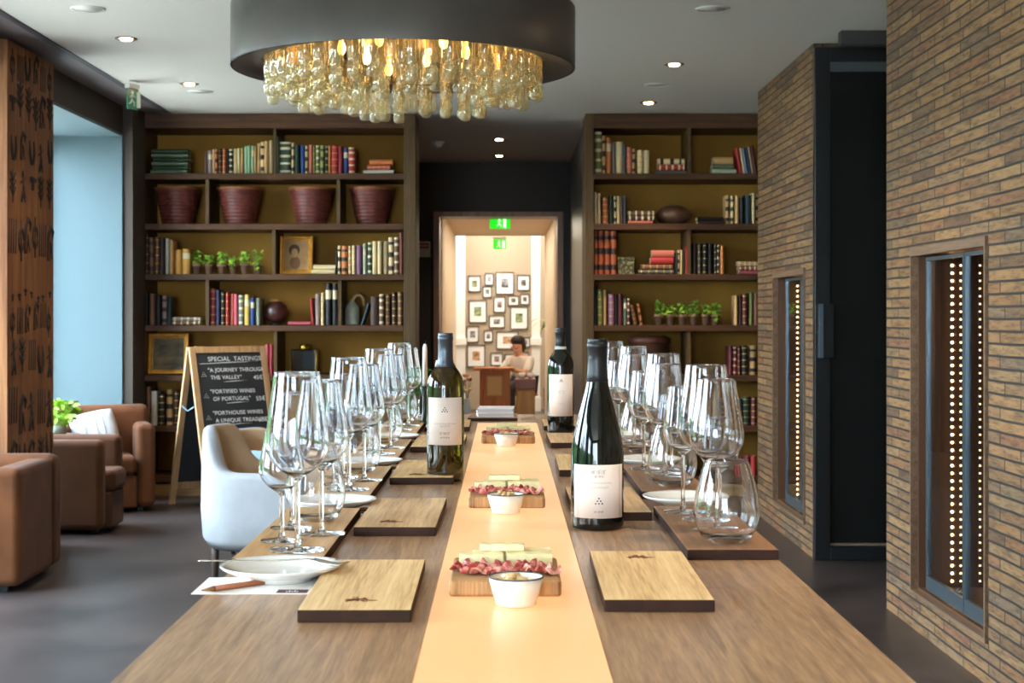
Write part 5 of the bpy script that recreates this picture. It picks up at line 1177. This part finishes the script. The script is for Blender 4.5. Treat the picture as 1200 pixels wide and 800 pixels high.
pos = ['top row, first from the column', 'top row, narrow second print', 'top row, large third print', 'top row, fourth near the pale column', 'small one under the narrow top print', 'upright one below the large top print', 'small landscape one in the middle right', 'small one beneath the fourth top print', 'large upright one at mid-left', 'landscape one in the very middle', 'large upright one at mid-right', 'upright one left in the lower group', 'tiny one left of the wide landscape', 'wide landscape one in the lower group', 'small one above the seated person', 'big one with orange print at lower left', 'low one above the wooden podium', 'small low one right of that above the podium', 'lowest right one behind the person']
for i, (a, b, c_, d_, q, pal) in enumerate(fr):
    if q == 0: v = (530 + a / A4, 530 + b / A4, 230 + c_ / A4, 230 + d_ / A4)
    else: v = (530 + a / B5, 530 + b / B5, 370 + c_ / B5, 370 + d_ / B5)
    pf(*v, i, 'white-mounted photo on the gallery wall, %s' % pos[i], pal)

# host podium, side cabinet
yy = 16.9; k = yy / F
t = thing('host_podium', 'reddish wooden host podium with a framed menu beyond the doorway', 'podium', (X(580, yy), yy, 0)); PW = wood('podium_wood', (186, 108, 64), (226, 148, 96), .6, 'Z', spec=.2)
zt = Z(431, yy)
bx('body', PW, (-18 * k, 18 * k, 0, .3, .03, zt - .031), t, .004); bx('top', PW, (-25 * k, 23 * k, -.05, .34, zt - .03, zt), t, .004); bx('base', PW, (-20 * k, 20 * k, -.02, .32, 0, .029), t)
mb = bx('menu_frame', plain('menu_frame_gold', (216, 160, 90), .5), (-10 * k, 9 * k, -.012, -.001, Z(464, yy), Z(440, yy)), t)
bx('menu_card', plain('menu_card', (240, 186, 116), .6), (-8.4 * k, 7.4 * k, -.014, -.0121, Z(462.5, yy), Z(441.5, yy)), mb)
yy = 17.9; k = yy / F
t = thing('side_cabinet', 'yellowish wooden cabinet with a dark top beside the podium', 'cabinet', (X(616, yy), yy, 0)); zt = Z(444, yy)
bx('body', wood('cabinet_yellow', (150, 116, 62), (184, 146, 84), .5, 'Z'), (-11 * k, 11 * k, 0, .4, .02, Z(456, yy)), t, .003); bx('top', wood('cabinet_top', (100, 58, 44), (128, 76, 56), .4, 'X'), (-12 * k, 12 * k, -.02, .42, Z(456, yy) + .001, zt), t, .004); bx('door', wood('cabinet_yellow', (0, 0, 0), (0, 0, 0)), (-9.6 * k, 9.6 * k, -.012, -.0005, .06, Z(458, yy)), t, .002)
for j, dx in enumerate((-2, 3)):
    c_ = thing('cup', 'white cup on the side cabinet, %s of two' % ('first' if j == 0 else 'second'), 'cup', (X(616 + dx * 2, yy), yy + .12, zt + .0005)); bm = bmesh.new(); lathe(bm, [(0, 0), (.03, 0), (.042, .07), (.038, .07), (.027, .006), (0, .006)], 16); mk('cup_body', bm, PORC, c_); bm = bmesh.new(); tube(bm, [(.04, 0, .055), (.062, 0, .045), (.06, 0, .025), (.036, 0, .018)], .004, 6); mk('handle', bm, PORC, c_)

# person bending over behind the podium
yy = 19.6
def skinfig(name, J, E, mat, parent, loc=(0, 0, 0), sub=2):
    me = bpy.data.meshes.new(name); names = list(J); me.from_pydata([J[n][:3] for n in names], [(names.index(a), names.index(b)) for a, b in E], []); me.materials.append(mat)
    o = bpy.data.objects.new(name, me); C.objects.link(o); o.location = loc
    if parent: o.parent = parent
    sk = o.modifiers.new('skin', 'SKIN'); sk.use_smooth_shade = True
    if not me.skin_vertices: 
        bpy.context.view_layer.objects.active = o
    for i, n in enumerate(names):
        r = J[n][3]; sv = me.skin_vertices[0].data[i]; sv.radius = (r, r) if not isinstance(r, tuple) else r; sv.use_root = (i == 0)
    s = o.modifiers.new('smooth', 'SUBSURF'); s.levels = s.render_levels = sub
    return o
SK = plain('skin', (214, 160, 130), .6); SHIRT = plain('white_shirt', (230, 224, 216), .8); TRS = plain('dark_trousers', (50, 50, 58), .8); HAIR = plain('dark_hair', (44, 30, 26), .6)
P = {'pel': (0, 0, .52, .12), 'sp': (0, -.03, .64, .10), 'ch': (0, -.08, .78, .11), 'nk': (0, -.12, .90, .045), 'hb': (0, -.15, .95, .065), 'ht': (0, -.16, 1.03, .078), 'hf': (0, -.215, .98, .05)}
for s_, n in ((-1, 'l'), (1, 'r')):
    P[n + 'sh'] = (s_ * .15, -.09, .82, .052); P[n + 'el'] = (s_ * .20, -.24, .66, .038); P[n + 'wr'] = (s_ * .12 - .06, -.42, .72, .026); P[n + 'pa'] = (s_ * .11 - .08, -.48, .72, .028)
    P[n + 'hp'] = (s_ * .09, -.05, .50, .09); P[n + 'kn'] = (s_ * .10, -.46, .50, .06); P[n + 'an'] = (s_ * .10, -.44, .09, .042); P[n + 'to'] = (s_ * .11, -.60, .035, .034)
    for f_ in range(5):
        a = (f_ - 2) * .28; P[n + 'f%d' % f_] = (P[n + 'pa'][0] + .07 * math.sin(a), -.48 - (.075 if f_ else .045) * math.cos(a), .71, .009)
E = [('pel', 'sp'), ('sp', 'ch'), ('ch', 'nk'), ('nk', 'hb'), ('hb', 'ht'), ('ht', 'hf')]
for n in 'lr': E += [('ch', n + 'sh'), (n + 'sh', n + 'el'), (n + 'el', n + 'wr'), (n + 'wr', n + 'pa'), ('pel', n + 'hp'), (n + 'hp', n + 'kn'), (n + 'kn', n + 'an'), (n + 'an', n + 'to')] + [(n + 'pa', n + 'f%d' % f_) for f_ in range(5)]
try:
    b_ = bmesh.new(); bmesh.ops.create_cube(b_, size=.01)
    pers = skinfig('person', P, E, SK, None, (X(614, yy), yy, 0)); b_.free()
    pers.rotation_euler = (0, 0, R(-35))
    tag(pers, 'dark-haired person in a white shirt sitting behind the podium', 'person')
    S = {k_: (v[0], v[1], v[2], v[3] + .014) for k_, v in P.items() if k_ in ('pel', 'sp', 'ch', 'lsh', 'rsh', 'lel', 'rel')}
    S['nk'] = (0, -.11, .87, .07); S['lwr'] = P['lel'][:3] + (.0,); S.pop('lwr')
    skinfig('shirt', S, [('pel', 'sp'), ('sp', 'ch'), ('ch', 'nk'), ('ch', 'lsh'), ('ch', 'rsh'), ('lsh', 'lel'), ('rsh', 'rel')], SHIRT, pers)
    S = {k_: (v[0], v[1], v[2], v[3] + .014) for k_, v in P.items() if k_ in ('pel', 'lhp', 'rhp', 'lkn', 'rkn', 'lan', 'ran')}; S['pel'] = (0, .01, .53, .135)
    skinfig('trousers', S, [('pel', 'lhp'), ('pel', 'rhp'), ('lhp', 'lkn'), ('rhp', 'rkn'), ('lkn', 'lan'), ('rkn', 'ran')], TRS, pers)
    bm = bmesh.new(); ell(bm, (0, -.135, 1.065), (.092, .10, .075), 16, 12); ell(bm, (0, -.085, .99), (.085, .055, .09), 12, 8); mk('hair', bm, HAIR, pers)
    bm = bmesh.new()
    for s_ in (-1, 1): ell(bm, (s_ * .028, -.268, 1.0), (.009, .006, .005), 8, 6)
    ell(bm, (0, -.276, .975), (.010, .014, .014), 8, 6); ell(bm, (0, -.266, .95), (.02, .006, .005), 8, 6); mk('face_features', bm, plain('face_dark', (120, 66, 56), .6), pers)
except Exception as ex:
    print('PERSON', ex)
stt = thing('stool', 'round wooden stool under the seated person', 'stool', (X(614, yy), yy, 0))
bm = bmesh.new(); lathe(bm, [(0, .36), (.17, .36), (.18, .375), (.17, .39), (0, .39)], 28); mk('seat', bm, PW, stt)
for q in range(4):
    a = R(45 + 90 * q); bm = bmesh.new(); tube(bm, [(.16 * math.cos(a), .16 * math.sin(a), 0), (.12 * math.cos(a), .12 * math.sin(a), .359)], .014, 8); mk('leg', bm, PW, stt)
# dried flowers in a tall vase, left of the podium
yy = 18.6
t = thing('flower_vase', 'tall pale blue vase of dried pink and cream flowers beyond the doorway', 'vase', (X(547, yy) + .0, yy, 0))
bm = bmesh.new(); lathe(bm, [(0, 0), (.04, 0), (.05, .1), (.055, .28), (.035, .36), (.04, .38), (.034, .38), (.03, .35), (0, .3)], 24); mk('vase_body', bm, plain('pale_blue_glaze', (168, 186, 206), .3), t)
bm = bmesh.new(); rnd = random.Random(2)
for q in range(16):
    a = rnd.uniform(0, 6.28); r_ = rnd.uniform(.01, .06); tube(bm, [(0, 0, .3), (r_ * .5 * math.cos(a), r_ * .5 * math.sin(a), .45), (r_ * math.cos(a), r_ * math.sin(a), .5 + .15 * rnd.random())], .002, 4)
mk('stems', bm, plain('dry_stem', (120, 100, 60), .8), t)
for q in range(14):
    a = rnd.uniform(0, 6.28); r_ = rnd.uniform(.01, .055); bm = bmesh.new(); ell(bm, (r_ * math.cos(a), r_ * math.sin(a), .42 + .26 * rnd.random()), (.022, .022, .02), 10, 7); mk('flower_head', bm, [plain('flower_pink', (190, 130, 110), .8), plain('flower_cream', (226, 206, 176), .8), plain('flower_maroon', (120, 50, 60), .8)][q % 3], t)
# arching plant by the far column
yy = 20.95
t = thing('palm_plant', 'tall arching green plant beside the pale column in the hall', 'plant', (X(645, yy) + .05, yy, 0))
bm = bmesh.new(); lathe(bm, [(0, 0), (.12, 0), (.16, .4), (.14, .4), (.12, .34), (0, .34)], 24); mk('planter', bm, TERRA, t)
bm = bmesh.new(); tube(bm, [(0, 0, .34), (.01, 0, .8), (0, 0, 1.2)], [.02, .015, .01], 8); mk('trunk', bm, plain('palm_stem', (96, 80, 50), .8), t)
bm = bmesh.new()
for a, l in ((2.9, .42), (3.3, .34), (3.0, .36), (1.6, .3), (4.6, .3), (.4, .25), (2.2, .3)):
    L_ = []; R_ = []; n = 9
    for i in range(n + 1):
        u = i / n; r_ = l * u; z_ = 1.18 + .30 * math.sin(u * 2.4) * (.5 + .5 * math.sin(a * 3) ** 2) - .16 * u * u; wv = .035 * math.sin(math.pi * min(1, u * .9 + .08))
        c_, s_ = math.cos(a), math.sin(a); L_.append(bm.verts.new((r_ * c_ - wv * s_, r_ * s_ + wv * c_, z_))); R_.append(bm.verts.new((r_ * c_ + wv * s_, r_ * s_ - wv * c_, z_)))
    for i in range(n): bm.faces.new((L_[i], L_[i + 1], R_[i + 1], R_[i])).smooth = True
mk('fronds', bm, LEAF, t, fix=False)
